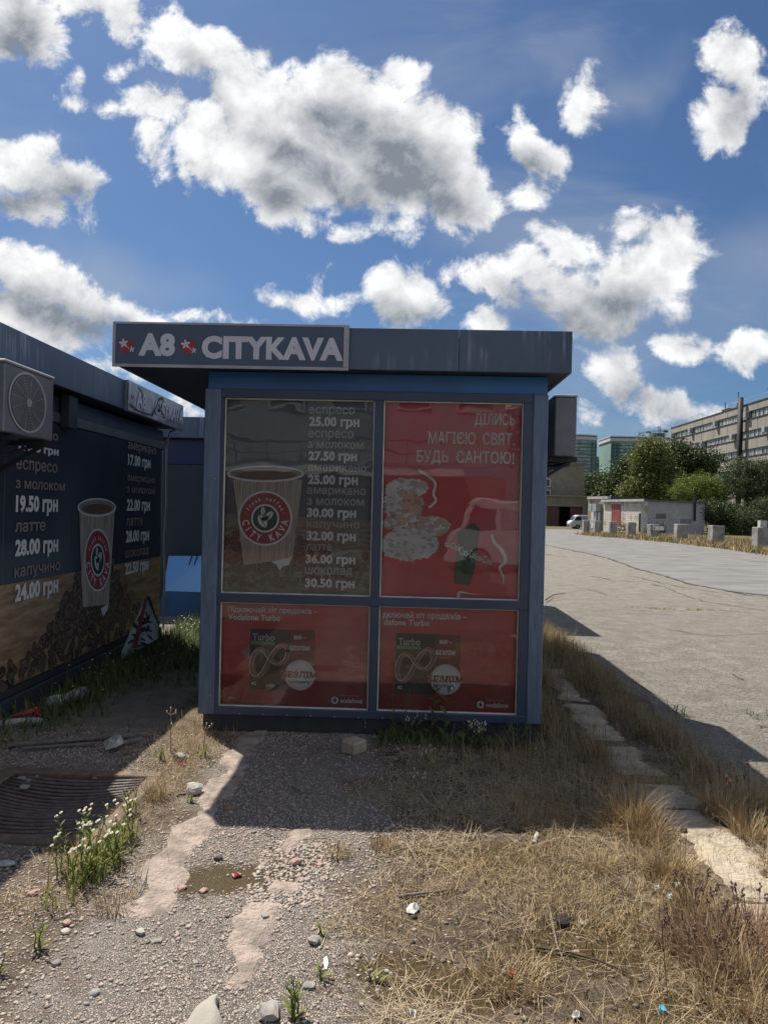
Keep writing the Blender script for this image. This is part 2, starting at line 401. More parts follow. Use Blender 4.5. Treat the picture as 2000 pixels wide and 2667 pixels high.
def ground_material():
    m = bpy.data.materials.new('gravelly_ground'); m.use_nodes = True; t = NT(m.node_tree)
    g = t.node('ShaderNodeNewGeometry'); pos = g.outputs['Position']; x, y, z = t.sep(pos)
    nz = t.noise(pos, 2.2, 6, 0.65); nw = t.math('MULTIPLY', t.math('SUBTRACT', nz, 0.5), 1.1)
    xw = t.math('ADD', x, nw)
    vo = t.node('ShaderNodeTexVoronoi'); t.put(vo.inputs['Vector'], pos); vo.inputs['Scale'].default_value = 115
    vo2 = t.node('ShaderNodeTexVoronoi', feature='DISTANCE_TO_EDGE'); t.put(vo2.inputs['Vector'], pos); vo2.inputs['Scale'].default_value = 115
    st = t.node('ShaderNodeValToRGB'); e = st.color_ramp.elements
    e[0].position = 0; e[0].color = (.13, .115, .10, 1); e[1].position = 1; e[1].color = (.46, .42, .37, 1)
    for q, c in ((.25, (.24, .22, .20)), (.5, (.34, .29, .26)), (.7, (.28, .26, .245)), (.85, (.40, .31, .27))): k = e.new(q); k.color = c+(1,)
    t.put(st.inputs[0], t.sep(vo.outputs['Color'])[0])
    edge = t.maprange(vo2.outputs['Distance'], 0.02, 0.16)
    gravel = t.mix(edge, (.12, .10, .088), st.outputs[0])
    patch = t.maprange(t.noise(pos, 0.9, 5, 0.6), 0.42, 0.62)
    gravel = t.mix(t.math('MULTIPLY', patch, 0.5), gravel, (.26, .238, .222))
    soil = t.mix(t.maprange(t.noise(pos, 9, 6, 0.7), 0.35, 0.7), (.075, .056, .040), (.19, .150, .108))
    dust = t.mix(t.maprange(t.noise(pos, 5, 6, 0.7), 0.3, 0.7), (.165, .145, .122), (.28, .24, .20))
    ms = t.math('MULTIPLY', t.maprange(xw, -0.35, 0.05), t.maprange(x, 3.2, 1.9))
    ms = t.math('MAXIMUM', ms, t.math('MULTIPLY', t.maprange(t.math('ABSOLUTE', t.math('ADD', xw, 1.42)), 0.36, 0.18), 0.85))
    dirt = t.math('MULTIPLY', t.maprange(xw, -1.7, -2.1), 0.55)
    far = t.math('MULTIPLY', t.maprange(y, 4.9, 6.0), t.maprange(xw, -1.2, -1.5))
    c = t.mix(t.math('MAXIMUM', dirt, far), gravel, dust)
    c = t.mix(ms, c, soil)
    # moss patches
    mo = None
    for (cx, cy, rx, ry) in ((-.72, 3.10, .34, .13), (-.86, 3.05, .14, .07), (-.47, 3.26, .12, .12), (-.55, 3.4, .09, .05), (-1.75, 2.86, .22, .07), (.15, 2.5, .4, .16), (.75, 2.75, .35, .2), (.35, 3.4, .35, .14), (1.0, 2.35, .3, .2)):
        d = t.vmath('LENGTH', t.vmath('MULTIPLY', t.vmath('SUBTRACT', t.vmath('ADD', pos, t.comb(t.math('MULTIPLY', nw, .35), t.math('MULTIPLY', nw, .25), 0.0)), (cx, cy, 0)), (1/rx, 1/ry, 0.0)))
        mo = d if mo is None else t.math('MINIMUM', mo, d)
    fine = t.noise(pos, 30, 4, 0.7)
    mm = t.maprange(t.math('ADD', mo, t.math('MULTIPLY', t.math('SUBTRACT', fine, .5), 2.4)), 1.08, 0.75)
    c = t.mix(t.math('MULTIPLY', mm, .88), c, t.mix(fine, (.045, .032, .014), (.105, .074, .028)))
    # beyond the near area: sun-bleached dry earth
    c = t.mix(t.math('MULTIPLY', t.maprange(y, 16, 26), 1.0), c, t.mix(t.maprange(t.noise(pos, .35, 6, 0.7), .35, .65), (.13, .105, .06), (.085, .085, .035)))
    b = t.node('ShaderNodeBsdfPrincipled'); t.put(b.inputs['Base Color'], c); b.inputs['Roughness'].default_value = .93; b.inputs['Specular IOR Level'].default_value = .25
    hgt = t.math('ADD', t.math('MULTIPLY', edge, 0.7), t.math('MULTIPLY', t.noise(pos, 40, 6, .7), 0.9))
    bn = t.node('ShaderNodeBump'); bn.inputs['Strength'].default_value = .9; bn.inputs['Distance'].default_value = .007
    t.put(bn.inputs['Height'], hgt); t.l.new(bn.outputs[0], b.inputs['Normal'])
    o = t.node('ShaderNodeOutputMaterial'); t.l.new(b.outputs[0], o.inputs[0]); return m
M_GROUND = ground_material()
xs = np.concatenate([[-900, -300, -100, -40, -20, -12, -9, -7, -6, -5, -4.5], np.arange(-4.2, 2.4, .025), [2.5, 2.8, 3.5, 5, 8, 15, 30, 80, 200, 900]])
ys = np.concatenate([[-60, -30, -12, -6, -3, -1, 0, .6, 1.0], np.arange(1.2, 6.5, .025), np.arange(6.5, 12, .08), [12.5, 14, 17, 22, 30, 50, 90, 160, 400, 1500]])
grid_mesh('ground', xs, ys, H, M_GROUND, kind='structure')
def asphalt_material():
    m = bpy.data.materials.new('worn_asphalt'); m.use_nodes = True; t = NT(m.node_tree)
    g = t.node('ShaderNodeNewGeometry'); pos = g.outputs['Position']
    vo = t.node('ShaderNodeTexVoronoi'); t.put(vo.inputs['Vector'], pos); vo.inputs['Scale'].default_value = 80
    r = t.sep(vo.outputs['Color'])[0]
    c = t.mix(r, (.10, .092, .080), (.31, .285, .252))
    big = t.maprange(t.noise(t.vmath('MULTIPLY', pos, (1, .6, 1)), .35, 7, .65), .38, .62)
    c = t.mix(t.math('MULTIPLY', big, .55), c, (.20, .18, .158))
    st = t.maprange(t.noise(t.vmath('MULTIPLY', pos, (.25, 2.6, 1)), .8, 6, .7), .5, .75)
    c = t.mix(t.math('MULTIPLY', st, .38), c, (.10, .092, .084))
    mid = t.noise(pos, 3.2, 10, .78)
    c = t.mix(1.0, c, t.mix(t.maprange(mid, .32, .68), (.74, .74, .74), (1.22, 1.21, 1.19)), 'MULTIPLY')
    sp = t.maprange(t.noise(pos, 24, 5, .7), .66, .74)
    c = t.mix(t.math('MULTIPLY', sp, .5), c, (.10, .09, .08))
    b = t.node('ShaderNodeBsdfPrincipled'); t.put(b.inputs['Base Color'], c); b.inputs['Roughness'].default_value = .9; b.inputs['Specular IOR Level'].default_value = .3
    bn = t.node('ShaderNodeBump'); bn.inputs['Strength'].default_value = 1.0; bn.inputs['Distance'].default_value = .02
    t.put(bn.inputs['Height'], t.math('ADD', t.noise(pos, 55, 5, .75), t.math('MULTIPLY', t.noise(pos, 9, 7, .75), 1.3))); t.l.new(bn.outputs[0], b.inputs['Normal'])
    o = t.node('ShaderNodeOutputMaterial'); t.l.new(b.outputs[0], o.inputs[0]); return m
M_ASPH = asphalt_material()
# far edge of the lot follows the line of concrete blocks
edge_pts = [Gh(x, y) for x, y in ((1420, 1378), (1516, 1380), (1528, 1394), (1600, 1399), (1690, 1408), (1780, 1417), (1880, 1430), (2000, 1446), (2300, 1490), (3000, 1600))]
near = [(2.02+.10*math.sin(y*2.3)+.05*math.sin(y*7.1), y) for y in np.arange(-8, 17, .18)]
pts = [(x, y) for x, y in near]+[(3.0, 18), (4.5, 30), (3.5, 60), (2.0, 99)]
farp = [(q.x, q.y) for q in edge_pts]
poly = pts+farp+[(60, 8), (40, -8)]
bm = bmesh.new(); bm.faces.new([bm.verts.new((x, y, .004)) for x, y in poly]); bmesh.ops.triangulate(bm, faces=bm.faces[:]); me = bpy.data.meshes.new('asphalt_lot'); bm.to_mesh(me); bm.free()
for pgn in me.polygons: pass
tag(link('asphalt_lot', me, M_ASPH), kind='structure')
FARA = pm('far_asphalt', (.182, .178, .172), (.125, .123, .12), .9, scale=1.2, detail=10, stretch=(.7, 1.2, 1), bump=.8, bscale=26, bdist=.015)
cl_ = [G(x, y) for x, y in ((1330, 1402), (1405, 1416), (1450, 1425), (1500, 1436), (1530, 1441), (1580, 1453), (1620, 1467), (1655, 1480), (1720, 1497), (1800, 1522), (1900, 1540), (2010, 1552), (2400, 1600), (3200, 1640))]
cl2 = []; rj = random.Random(2)
for a_, b_ in zip(cl_[:-1], cl_[1:]):
    n_ = max(1, int((b_-a_).length/.4))
    for k_ in range(n_): q = a_.lerp(b_, k_/n_); cl2.append(q+Vector((0, (rj.random()-.5)*.35, 0)))
MB().poly([(q.x, q.y, .008) for q in cl2]+[(q.x, q.y, .008) for q in edge_pts[::-1]]).build('far_asphalt', FARA, kind='structure')
box('lot_edge_slab', (1.5, 99.5, -.3), (26, 103, .008), pm('edge_dirt', (.2, .18, .15)), kind='structure')
# cracks in the asphalt
M_CRACK = pm('crack_dark', (.035, .032, .028), rough=1)
def crack(pxs, wd, name='asphalt_crack'):
    mb = MB(); pts = []
    base = [G(x, y, .012) for x, y in pxs]
    for a, b in zip(base[:-1], base[1:]):
        n = max(2, int((b-a).length/.25))
        for i in range(n):
            q = a.lerp(b, i/n); pts.append(q+Vector((random.uniform(-.05, .05), random.uniform(-.06, .06), 0)))
    pts.append(base[-1]); L = []; R = []
    for i, q in enumerate(pts):
        d = (pts[min(i+1, len(pts)-1)]-pts[max(i-1, 0)]).normalized(); nrm = Vector((-d.y, d.x, 0)); ww = wd*random.uniform(.2, 1.0)
        L.append(q+nrm*ww); R.append(q-nrm*ww)
    n = len(pts); mb.add(L+R, [(i, i+1, n+i+1, n+i) for i in range(n-1)]); return mb.build(name, M_CRACK, kind='structure')
crack([(1405, 1416), (1450, 1425), (1500, 1436), (1530, 1441), (1580, 1453), (1620, 1467), (1655, 1480), (1720, 1497), (1800, 1522), (1900, 1540), (2010, 1552)], .06)
crack([(1455, 1434), (1500, 1437), (1576, 1438)], .05)
crack([(1650, 1450), (1690, 1452)], .05); crack([(1660, 1443), (1710, 1447), (1800, 1452)], .03)
crack([(1945, 1462), (2010, 1466)], .05); crack([(1905, 1542), (1950, 1550), (2005, 1556)], .03)
crack([(1410, 1462), (1500, 1470), (1600, 1476)], .02); crack([(1690, 1590), (1640, 1588), (1560, 1585)], .012)
crack([(1900, 1752), (1935, 1770)], .014); crack([(1985, 1890), (2010, 1896)], .014); crack([(1420, 1700), (1500, 1720), (1580, 1745), (1680, 1790), (1760, 1840)], .010)
for pts_, w_ in (([(1640, 1500), (1780, 1530), (1900, 1548)], .02), ([(1700, 1520), (1830, 1565), (1990, 1590)], .015), ([(1405, 1440), (1440, 1446), (1475, 1450)], .04), ([(1540, 1500), (1600, 1512), (1680, 1515)], .02), ([(1420, 1520), (1520, 1530), (1580, 1550)], .012), ([(1750, 1640), (1850, 1655), (2000, 1650)], .010), ([(1480, 1405), (1530, 1408)], .06), ([(1560, 1414), (1640, 1420)], .04)): crack(pts_, w_)
# concrete strips (old kerb bedding) in the gravel
M_MORTAR = pm('old_mortar', (.40, .325, .285), (.225, .19, .165), .95, scale=9, detail=9, bump=1.0, bscale=55, bdist=.02)
M_SAND = pm('sandy_concrete', (.45, .385, .295), (.25, .21, .16), .95, scale=7, detail=9, bump=1.0, bscale=55, bdist=.02, contrast=(.42, .68))
def slab(name, cx, hw, y0, y1, mat, hh=.011, rag=.055, seed=1, step=.02, dx=0.0, square=False):
    mb = MB(); L = []; R = []; n = int((y1-y0)/step)
    for i in range(n+1):
        y = y0+(y1-y0)*i/n; e = 1 if square else min(1, (i+1)/4, (n-i+1)/4)**.5*(.8+.5*float(fb(y, cx, 6, seed+9)))
        c = cx+dx*(y-y0)
        a = c-hw*e+rag*(float(fb(c*3, y, 5, seed))-.5)*2+rag*.8*(float(fb(c, y, 23, seed))-.5); b = c+hw*e+rag*(float(fb(c, y, 5, seed+5))-.5)*2+rag*.8*(float(fb(c, y, 23, seed+3))-.5)
        L.append((a, y)); R.append((b, y))
    rows = []; cols = 7
    V = []
    for (a, y), (b, _) in zip(L, R):
        for j in range(cols):
            t = j/(cols-1); x = a+(b-a)*t
            z = Hf(x, y)+(hh*(.55+.7*float(fb(x, y, 9, seed+2))) if (0 < j < cols-1 and 0 < len(V)//cols < n) else -.006)
            V.append((x, y, z))
    F = [(r*cols+c, r*cols+c+1, (r+1)*cols+c+1, (r+1)*cols+c) for r in range(n) for c in range(cols-1)]
    mb.add(V, F); return mb.build(name, mat, smooth=True, kind='structure')
slab('concrete_strip', -1.01, .080, 2.78, 5.30, M_MORTAR, seed=1)
slab('concrete_strip', -.50, .075, 3.34, 3.64, M_MORTAR, seed=4, rag=.07)
slab('concrete_strip', -.47, .06, 2.98, 3.10, M_MORTAR, seed=9)
slab('concrete_strip', -.50, .085, 2.62, 2.92, M_MORTAR, seed=6, dx=.05, rag=.075)
slab('concrete_strip', -.535, .035, 2.40, 2.66, M_MORTAR, seed=16, rag=.05)
slab('concrete_strip', -.56, .045, 2.0, 2.36, pm('pale_slab', (.40, .37, .33), (.3, .28, .25), .9, bump=.3), seed=8, hh=.03)
slab('concrete_strip', -.35, .09, 4.9, 5.15, M_MORTAR, seed=12)
for i, (y0, y1, cx, hw) in enumerate(((4.45, 5.0, 1.48, .13), (3.98, 4.30, 1.50, .14), (3.02, 3.96, 1.52, .16), (2.03, 3.01, 1.54, .165), (1.05, 2.02, 1.56, .165), (5.15, 6.1, 1.47, .12), (6.2, 7.4, 1.47, .12))):
    slab('kerb_slab', cx, hw, y0, y1, M_SAND, hh=.013, rag=.065, square=True, seed=20+i)
# ------------------------------------------------------------------ kiosk paint
BLUE = pm('blue_grey_paint', (.072, .108, .175), (.056, .084, .14), .42, scale=1.6, stretch=(3, 3, .7), bump=.12, bscale=3, bdist=.02)
BLUE2 = pm('pale_post_tone', (.135, .19, .285), (.095, .135, .21), .38, scale=5, stretch=(6, 6, .8))  # corner posts, paler than the other frame members
BLUED = pm('frame_paint', (.046, .070, .125), (.038, .057, .102), .42, scale=3)
BAND = pm('royal_blue_band', (.03, .15, .40), (.025, .115, .31), .35, scale=2)
def fascia_material():
    m = bpy.data.materials.new('fascia_sheet'); m.use_nodes = True; t = NT(m.node_tree)
    g = t.node('ShaderNodeNewGeometry'); pos = g.outputs['Position']
    c = t.mix(t.maprange(t.noise(pos, 1.5, 4), .35, .65), (.082, .118, .178), (.060, .088, .138))
    s = t.noise(t.vmath('MULTIPLY', pos, (1, 1, .055)), 26, 5, .65)
    lo = t.noise(pos, 1.7, 2)
    f = t.math('MULTIPLY', t.maprange(s, .46, .64), t.maprange(lo, .46, .60))
    zz = t.sep(pos)[2]
    f = t.math('MULTIPLY', f, t.maprange(t.math('ADD', zz, t.math('MULTIPLY', s, .25)), 2.70, 2.92, .12, 1))
    c = t.mix(t.math('MULTIPLY', f, .85), c, (.30, .34, .40))
    b = t.node('ShaderNodeBsdfPrincipled'); t.put(b.inputs['Base Color'], c); t.put(b.inputs['Roughness'], .45)
    bn = t.node('ShaderNodeBump'); bn.inputs['Strength'].default_value = .25; bn.inputs['Distance'].default_value = .02
    t.put(bn.inputs['Height'], t.noise(pos, 1.8, 2)); t.l.new(bn.outputs[0], b.inputs['Normal'])
    o = t.node('ShaderNodeOutputMaterial'); t.l.new(b.outputs[0], o.inputs[0]); return m
FASCIA = fascia_material()
PLINTH = pm('plinth_steel', (.030, .037, .052), (.05, .05, .055), .6, scale=9)
BEAD = pm('pale_glazing_bead', (.78, .78, .70), (.6, .6, .54), .5, scale=8)
SIGNF = pm('sign_aluminium', (.42, .42, .46), (.33, .33, .36), .4, scale=4)
SIGND = pm('sign_face', (.075, .105, .17), (.062, .09, .145), .35, scale=2)
LET = pm('pale_letters', (.62, .62, .67), (.55, .55, .60), .45, scale=4)
RED = pm('sign_red', (.42, .03, .04), rough=.5)
GREEN = pm('flower_green', (.25, .40, .33), rough=.5)
GLASS = glassmat()
def roof(parent, x0, x1, y0, y1, zs, zt, seams=(), t=.03):
    """fascia ring, soffit and deck, butted end to end"""
    cuts = [x0]+list(seams)+[x1]
    for a, b in zip(cuts[:-1], cuts[1:]): box('fascia_panel', (a+.0015, y0, zs), (b-.0015, y0+t, zt), FASCIA, parent, .002)
    n = max(1, int((y1-y0)/2.5))
    for x, s in ((x0, 1), (x1, -1)):
        for i in range(n):
            a = y0+t+.001+(y1-y0-2*t)*i/n; b = y0+t+(y1-y0-2*t)*(i+1)/n-.002
            box('fascia_panel', (x, a, zs), (x+s*t, b, zt), FASCIA, parent, .002)
    box('fascia_panel', (x0, y1-t+.001, zs), (x1, y1, zt), FASCIA, parent)
    box('soffit', (x0+t+.002, y0+t+.002, zs+.004), (x1-t-.002, y1-t-.002, zs+.02), pm('soffit_sheet', (.032, .042, .062), rough=.5), parent)
    box('roof_deck', (x0+t+.002, y0+t+.002, zt-.08), (x1-t-.002, y1-t-.002, zt-.05), PLINTH, parent)
def flower(pl, cu, cz, r, parent, lift, name='flower_emblem'):
    """red ragged splash with two white five-petal flowers"""
    rd = random.Random(3); pts = []
    for i in range(26):
        a = 2*math.pi*i/26; q = r*(1.15 if i % 2 else .72)*rd.uniform(.8, 1.15)
        pts.append(pl(cu+math.cos(a)*q*1.15+.25*r, cz+math.sin(a)*q*.95-.15*r, lift))
    e = MB().poly(pts).build(name, RED, parent)
    mb = MB(); g = MB()
    for (ox, oz, s) in ((-.15, .18, .62), (.95, -.62, .40)):
        for k in range(5):
            a = math.radians(90+72*k+8); c = pl(cu+ox*r+math.cos(a)*s*r*.55, cz+oz*r+math.sin(a)*s*r*.55, lift+.0012)
            mb.disc(c, (pl.u*math.cos(a)+pl.v*math.sin(a))*s*r*.48, (pl.v*math.cos(a)-pl.u*math.sin(a))*s*r*.24, 10)
        g.disc(pl(cu+ox*r, cz+oz*r, lift+.002), pl.u*s*r*.13, pl.v*s*r*.13, 8)
    for ox, oz in ((.45, -.35), (.62, -.5)):
        mb.disc(pl(cu+ox*r, cz+oz*r, lift+.0012), (pl.u*.8-pl.v*.6)*r*.2, (pl.v*.8+pl.u*.6)*r*.07, 8)
    mb.build('petals', LET, parent); g.build('petals', GREEN, parent)
# ------------------------------------------------------------------ main kiosk
YF = 5.17; YR = 5.03; XL, XR = -1.445, .990; ZB, ZS, ZT = .117, 2.57, 2.857
kio = thing('kiosk', 'blue-grey coffee kiosk with four poster windows in the middle of the picture', 'kiosk', (-.23, YF+.1, 0))
box('plinth', (XL+.03, YF+.035, -.06), (XR-.02, 9.66, ZB-.002), PLINTH, kio)
box('wall_body', (XL+.004, YF+.085, ZB), (XR-.004, 9.68, ZS), BLUE, kio, .004)
def fx(px, py, Y=YF): q = P(px, py, Y); return q.x, q.z
# frame members taken from the window corners
(ax0, az1), (ax1, _) = fx(586, 1032), fx(977, 1040); _, az0 = fx(573, 1546); ax0 = (ax0+fx(573, 1546)[0])/2; ax1 = (ax1+fx(964, 1555)[0])/2
(bx0, bz1), (bx1, _) = fx(1001, 1045), fx(1366, 1047); _, bz0 = fx(987, 1555); bx0 = (bx0+fx(987, 1555)[0])/2; bx1 = (bx1+fx(1352, 1565)[0])/2
(cx0, cz1), (cx1, _) = fx(570, 1569), fx(963, 1577); _, cz0 = fx(564, 1841); cx0, cx1 = ax0, ax1
_, dz1 = fx(985, 1578); _, dz0 = fx(980, 1853)
zt1 = (az1+bz1)/2; zt0 = (az0+bz0)/2; zl1 = (cz1+dz1)/2; zl0 = (cz0+dz0)/2
zrail = fx(531, 1011)[1]
YB = YF+.085
px0, px1 = XL+.115, XR-.105
for x0, x1 in ((XL, px0), (px1, XR)):
    box('corner_post', (x0, YF-.004, ZB), (x1, YB-.002, zrail), BLUE2, kio, .006)
box('frame_rail', (px0+.002, YF, zt1), (px1-.002, YB-.002, zrail), BLUED, kio, .003)
box('frame_rail', (px0+.002, YF, zl1), (px1-.002, YB-.002, zt0), BLUED, kio, .003)
box('frame_rail', (px0+.002, YF, ZB), (px1-.002, YB-.002, zl0), BLUED, kio, .003)
for (z0, z1) in ((zt0, zt1), (zl0, zl1)):
    box('mullion', (px0+.002, YF+.004, z0+.001), (ax0-.001, YB-.002, z1-.001), BLUED, kio)
    box('mullion', (ax1+.001, YF+.002, z0+.001), (bx0-.001, YB-.002, z1-.001), BLUED, kio, .002)
    box('mullion', (bx1+.001, YF+.004, z0+.001), (px1-.002, YB-.002, z1-.001), BLUED, kio)
box('header_band', (XL+.02, YF+.02, zrail+.002), (XR-.005, YB-.004, ZS-.002), BAND, kio)
sx0 = P(302, 905, YR).x; sx1 = P(1490, 920, YR).x; seam = P(1196, 900, YR).x; seam0 = P(700, 900, YR).x
roof(kio, sx0, sx1, YR, 9.8, ZS, ZT, (seam0, seam))
# glazing beads and glass
for (x0, x1, z0, z1) in ((ax0, ax1, zt0, zt1), (bx0, bx1, zt0, zt1), (ax0, ax1, zl0, zl1), (bx0, bx1, zl0, zl1)):
    b = .008; mb = MB()
    mb.box(x0, YF+.028, z0, x0+b, YF+.046, z1); mb.box(x1-b, YF+.028, z0, x1, YF+.046, z1)
    mb.box(x0+b+.0005, YF+.028, z0, x1-b-.0005, YF+.046, z0+b); mb.box(x0+b+.0005, YF+.028, z1-b, x1-b-.0005, YF+.046, z1)
    mb.build('glazing_bead', BEAD, kio)
    MB().poly([(x0+b, YF+.038, z0+b), (x1-b, YF+.038, z0+b), (x1-b, YF+.038, z1-b), (x0+b, YF+.038, z1-b)]).build('window_pane', GLASS, kio)
screws = MB()
for i in range(7): screws.disc((XL+.3+i*.17, YF-.003, ZB+.012), (.004, 0, 0), (0, 0, .004), 6)
for z in (.25, 1.0, 1.8): screws.disc((XL+.09, YF-.006, z), (.004, 0, 0), (0, 0, .004), 6)
for z in (.05, .08, .10): screws.disc((-.25, YF+.033, z), (.004, 0, 0), (0, 0, .004), 6)
screws.build('screw_heads', LET, kio, kind='stuff')
FP = Pl.front(YF+.072)                # the posters lie behind the glass
def FX(px, py): q = P(px, py, YF+.072); return q.x, q.z
def poster(x0, x1, z0, z1, mat): return box('poster', (x0, YF+.073, z0), (x1, YF+.080, z1), mat, kio)
def fit(body, pl, fxy, l, r, top, basel, baser, mat, parent, lift=.002, bold=.02, shear=0, name='lettering'):
    a = fxy(l, basel); b = fxy(r, baser); tpt = fxy(l, top)
    return lettering(body, pl, a[0], b[0], a[1], a[1]+(tpt[1]-a[1]), mat, parent, lift, bold, shear, name, zr=b[1])
# -- coffee poster
WOODP = pm('poster_wood', (.32, .27, .19), (.16, .135, .095), .6, scale=9, stretch=(1.2, 1, 5), contrast=(.3, .7))
NAVYP = pm('poster_navy', (.080, .104, .132), (.088, .106, .128), .5, scale=3)
PALE = pm('poster_white_ink', (.90, .92, .92), (.82, .84, .84), .5, scale=12)
GREY = pm('poster_grey_ink', (.52, .52, .49), (.44, .44, .41), .5, scale=12)
CUPM = pm('poster_cup', (.60, .53, .46), (.34, .295, .25), .5, scale=30, stretch=(5, 1, .1), contrast=(.4, .6))
BEAN = pm('poster_beans', (.040, .028, .020), rough=.5, island_cols=[(.030, .016, .013), (.13, .075, .055), (.06, .034, .026), (.20, .13, .10)])
BEANL = pm('poster_bean_glint', (.26, .20, .17), rough=.5, island=.4)
MAROON = pm('badge_maroon', (.42, .06, .075), rough=.5); BGREEN = pm('badge_green', (.015, .075, .058), rough=.5); COFFEE = pm('poster_coffee', (.20, .12, .09), rough=.5)
po = poster(ax0, ax1, zt0, zt1, NAVYP)
def area(pl, fxy, pts, mat, parent, name, lift=.001):
    return MB().poly([pl(*fxy(x, y), lift) for x, y in pts]).build(name, mat, parent)
def Z3(u, v): return 540+u*.2773, 1000+v*.2773
def f3(u, v): return FX(*Z3(u, v))
xa, xb = ax0+.006, ax1-.006; zwood = f3(900, 1262)[1]
MB().poly([FP(xa, zt0+.006, .001), FP(xb, zt0+.006, .001), FP(xb, zwood, .001), FP(xa, zwood+.02, .001)]).build('printed_table', WOODP, po)
def beans(pl, parent, cands, size, lift, seed, asp=1.0):
    rd = random.Random(seed); mb = MB(); gl = MB(); ol = MB(); k = 0
    for (u, v) in cands:
        a = rd.uniform(0, math.pi); s = size*rd.uniform(.75, 1.25); k += 1
        dx_ = (pl.u*math.cos(a)*asp+pl.v*math.sin(a))*s; dy_ = (pl.v*math.cos(a)-pl.u*math.sin(a)*asp)*s*rd.uniform(.55, .8)
        L = lift+.0000005*k+.00002*(k % 30); c = pl(u, v, L)
        mb.disc(c, dx_, dy_, 12); ol.disc(c-pl.n*.00001, dx_*1.14, dy_*1.22, 10)
        off = dy_*.45; gl.disc(c+pl.n*.0009+off*rd.choice((-1, 1)), dx_*.6, dy_*rd.uniform(.08, .2), 8)
    ol.build('printed_beans', pm('poster_bean_edge', (.014, .010, .009), rough=.5), parent, kind='stuff'); mb.build('printed_beans', BEAN, parent, kind='stuff'); gl.build('printed_beans', BEANL, parent, kind='stuff')
rd = random.Random(5); cand = []
for _ in range(620):
    u = rd.uniform(150, 1500); v = rd.uniform(1330, 1900)
    lim = 1560 - 230*math.exp(-((u-520)/430)**2) + (u > 900)*120*rd.random()
    if v > lim and rd.random() < (1.0 if v < 1750 else .55): cand.append(f3(u, v))
beans(FP, po, cand, .020, .0014, 5)
def cup(pl, fxy, tl, tr, bl, br, rimc, rimrx, rimry, parent, L=.003):
    area(pl, fxy, [tl, tr, br, bl], CUPM, parent, 'printed_cup', L)
    def e(cx_, cy_, rx, ry, mat, nm, l):
        pts = [(cx_+rx*math.cos(2*math.pi*i/40), cy_+ry*math.sin(2*math.pi*i/40)) for i in range(40)]
        area(pl, fxy, pts[::-1], mat, parent, nm, l)
    e(*rimc, rimrx, rimry, PALE, 'printed_rim', L+.0006)
    e(rimc[0], rimc[1]-rimry*.04, rimrx*.93, rimry*.80, pm('cup_inside', (.32, .33, .31), rough=.5), 'printed_rim', L+.0012)
    e(rimc[0]+rimrx*.02, rimc[1]+rimry*.15, rimrx*.78, rimry*.55, COFFEE, 'printed_coffee', L+.0018)
def badge(pl, fxy, c, rx, ry, parent, L=.006):
    """ring badge: white, maroon, white, green disc with beans, lettering round it"""
    def P2(a, q, dx_=0, dy_=0): return fxy(c[0]+rx*q*math.cos(a)+dx_, c[1]-ry*q*math.sin(a)+dy_)
    def ringd(q, mat, l, nm='badge_disc'):
        MB().poly([pl(*P2(2*math.pi*i/48, q), l) for i in range(48)]).build(nm, mat, parent)
    ringd(1, PALE, L); ringd(.93, MAROON, L+.0006); ringd(.52, PALE, L+.0012); ringd(.45, BGREEN, L+.0018)
    mb = MB(); sl = MB()
    for (ox, oy, a, s) in ((-.08, .27, 85, .11), (.14, .09, 50, .155), (-.10, -.10, -60, .20), (.0, .0, 20, .12)):
        for b, q, l in ((mb, 1.0, .0024), (sl, .12, .003)):
            pts = []
            for i in range(20):
                t = 2*math.pi*i/20; ex, ey = math.cos(t)*s*1.25*(1 if q == 1 else .9), math.sin(t)*s*.72*q
                r_ = math.radians(a); X_ = ox+ex*math.cos(r_)-ey*math.sin(r_); Y_ = oy+ex*math.sin(r_)+ey*math.cos(r_)
                pts.append(pl(*fxy(c[0]+rx*X_, c[1]-ry*Y_), L+l))
            b.poly(pts)
    mb.build('badge_beans', PALE, parent); sl.build('badge_beans', BGREEN, parent)
    let = MB()
    def arc(s, a0, a1, q, h, wd, flip, bold):
        n = len(s)
        for i, ch in enumerate(s):
            if ch == ' ': continue
            a = math.radians(a0+(a1-a0)*(i/(n-1))); vs, fs = txt_mesh(ch, bold)
            x0 = min(z[0] for z in vs); x1 = max(z[0] for z in vs); pts = []
            for (x, y) in vs:
                lx = (x-(x0+x1)/2)*wd; ly = (y-.36)*h
                if flip: tx, ty = -lx, -ly
                else: tx, ty = lx, ly
                X_ = math.cos(a)*(q+ty)+math.sin(a)*tx; Y_ = math.sin(a)*(q+ty)-math.cos(a)*tx
                pts.append(pl(*fxy(c[0]+rx*X_, c[1]-ry*Y_), L+.0016))
            let.add(pts, fs)
    arc('fresh coffee', 152, 28, .72, .21, .17, False, .02)
    arc('CITY KAVA', 192, 348, .725, .36, .27, True, .03)
    for a in (165, 15):
        let.disc(pl(*fxy(c[0]+rx*.72*math.cos(math.radians(a)), c[1]-ry*.72*math.sin(math.radians(a))), L+.0016), pl.u*.003, pl.v*.003, 8)
    let.build('badge_lettering', PALE, parent, kind='stuff')
cup(FP, FX, Z3(245, 900), Z3(895, 900), Z3(345, 1700), Z3(800, 1640), Z3(550, 845), 101, 21.5, po)
area(FP, FX, [Z3(605, 1668), Z3(795, 1625), Z3(770, 1700), Z3(715, 1712), Z3(680, 1750), Z3(650, 1700)], PALE, po, 'torn_patch', .0045)
badge(FP, FX, Z3(546, 1262), 70.5, 71.5, po)
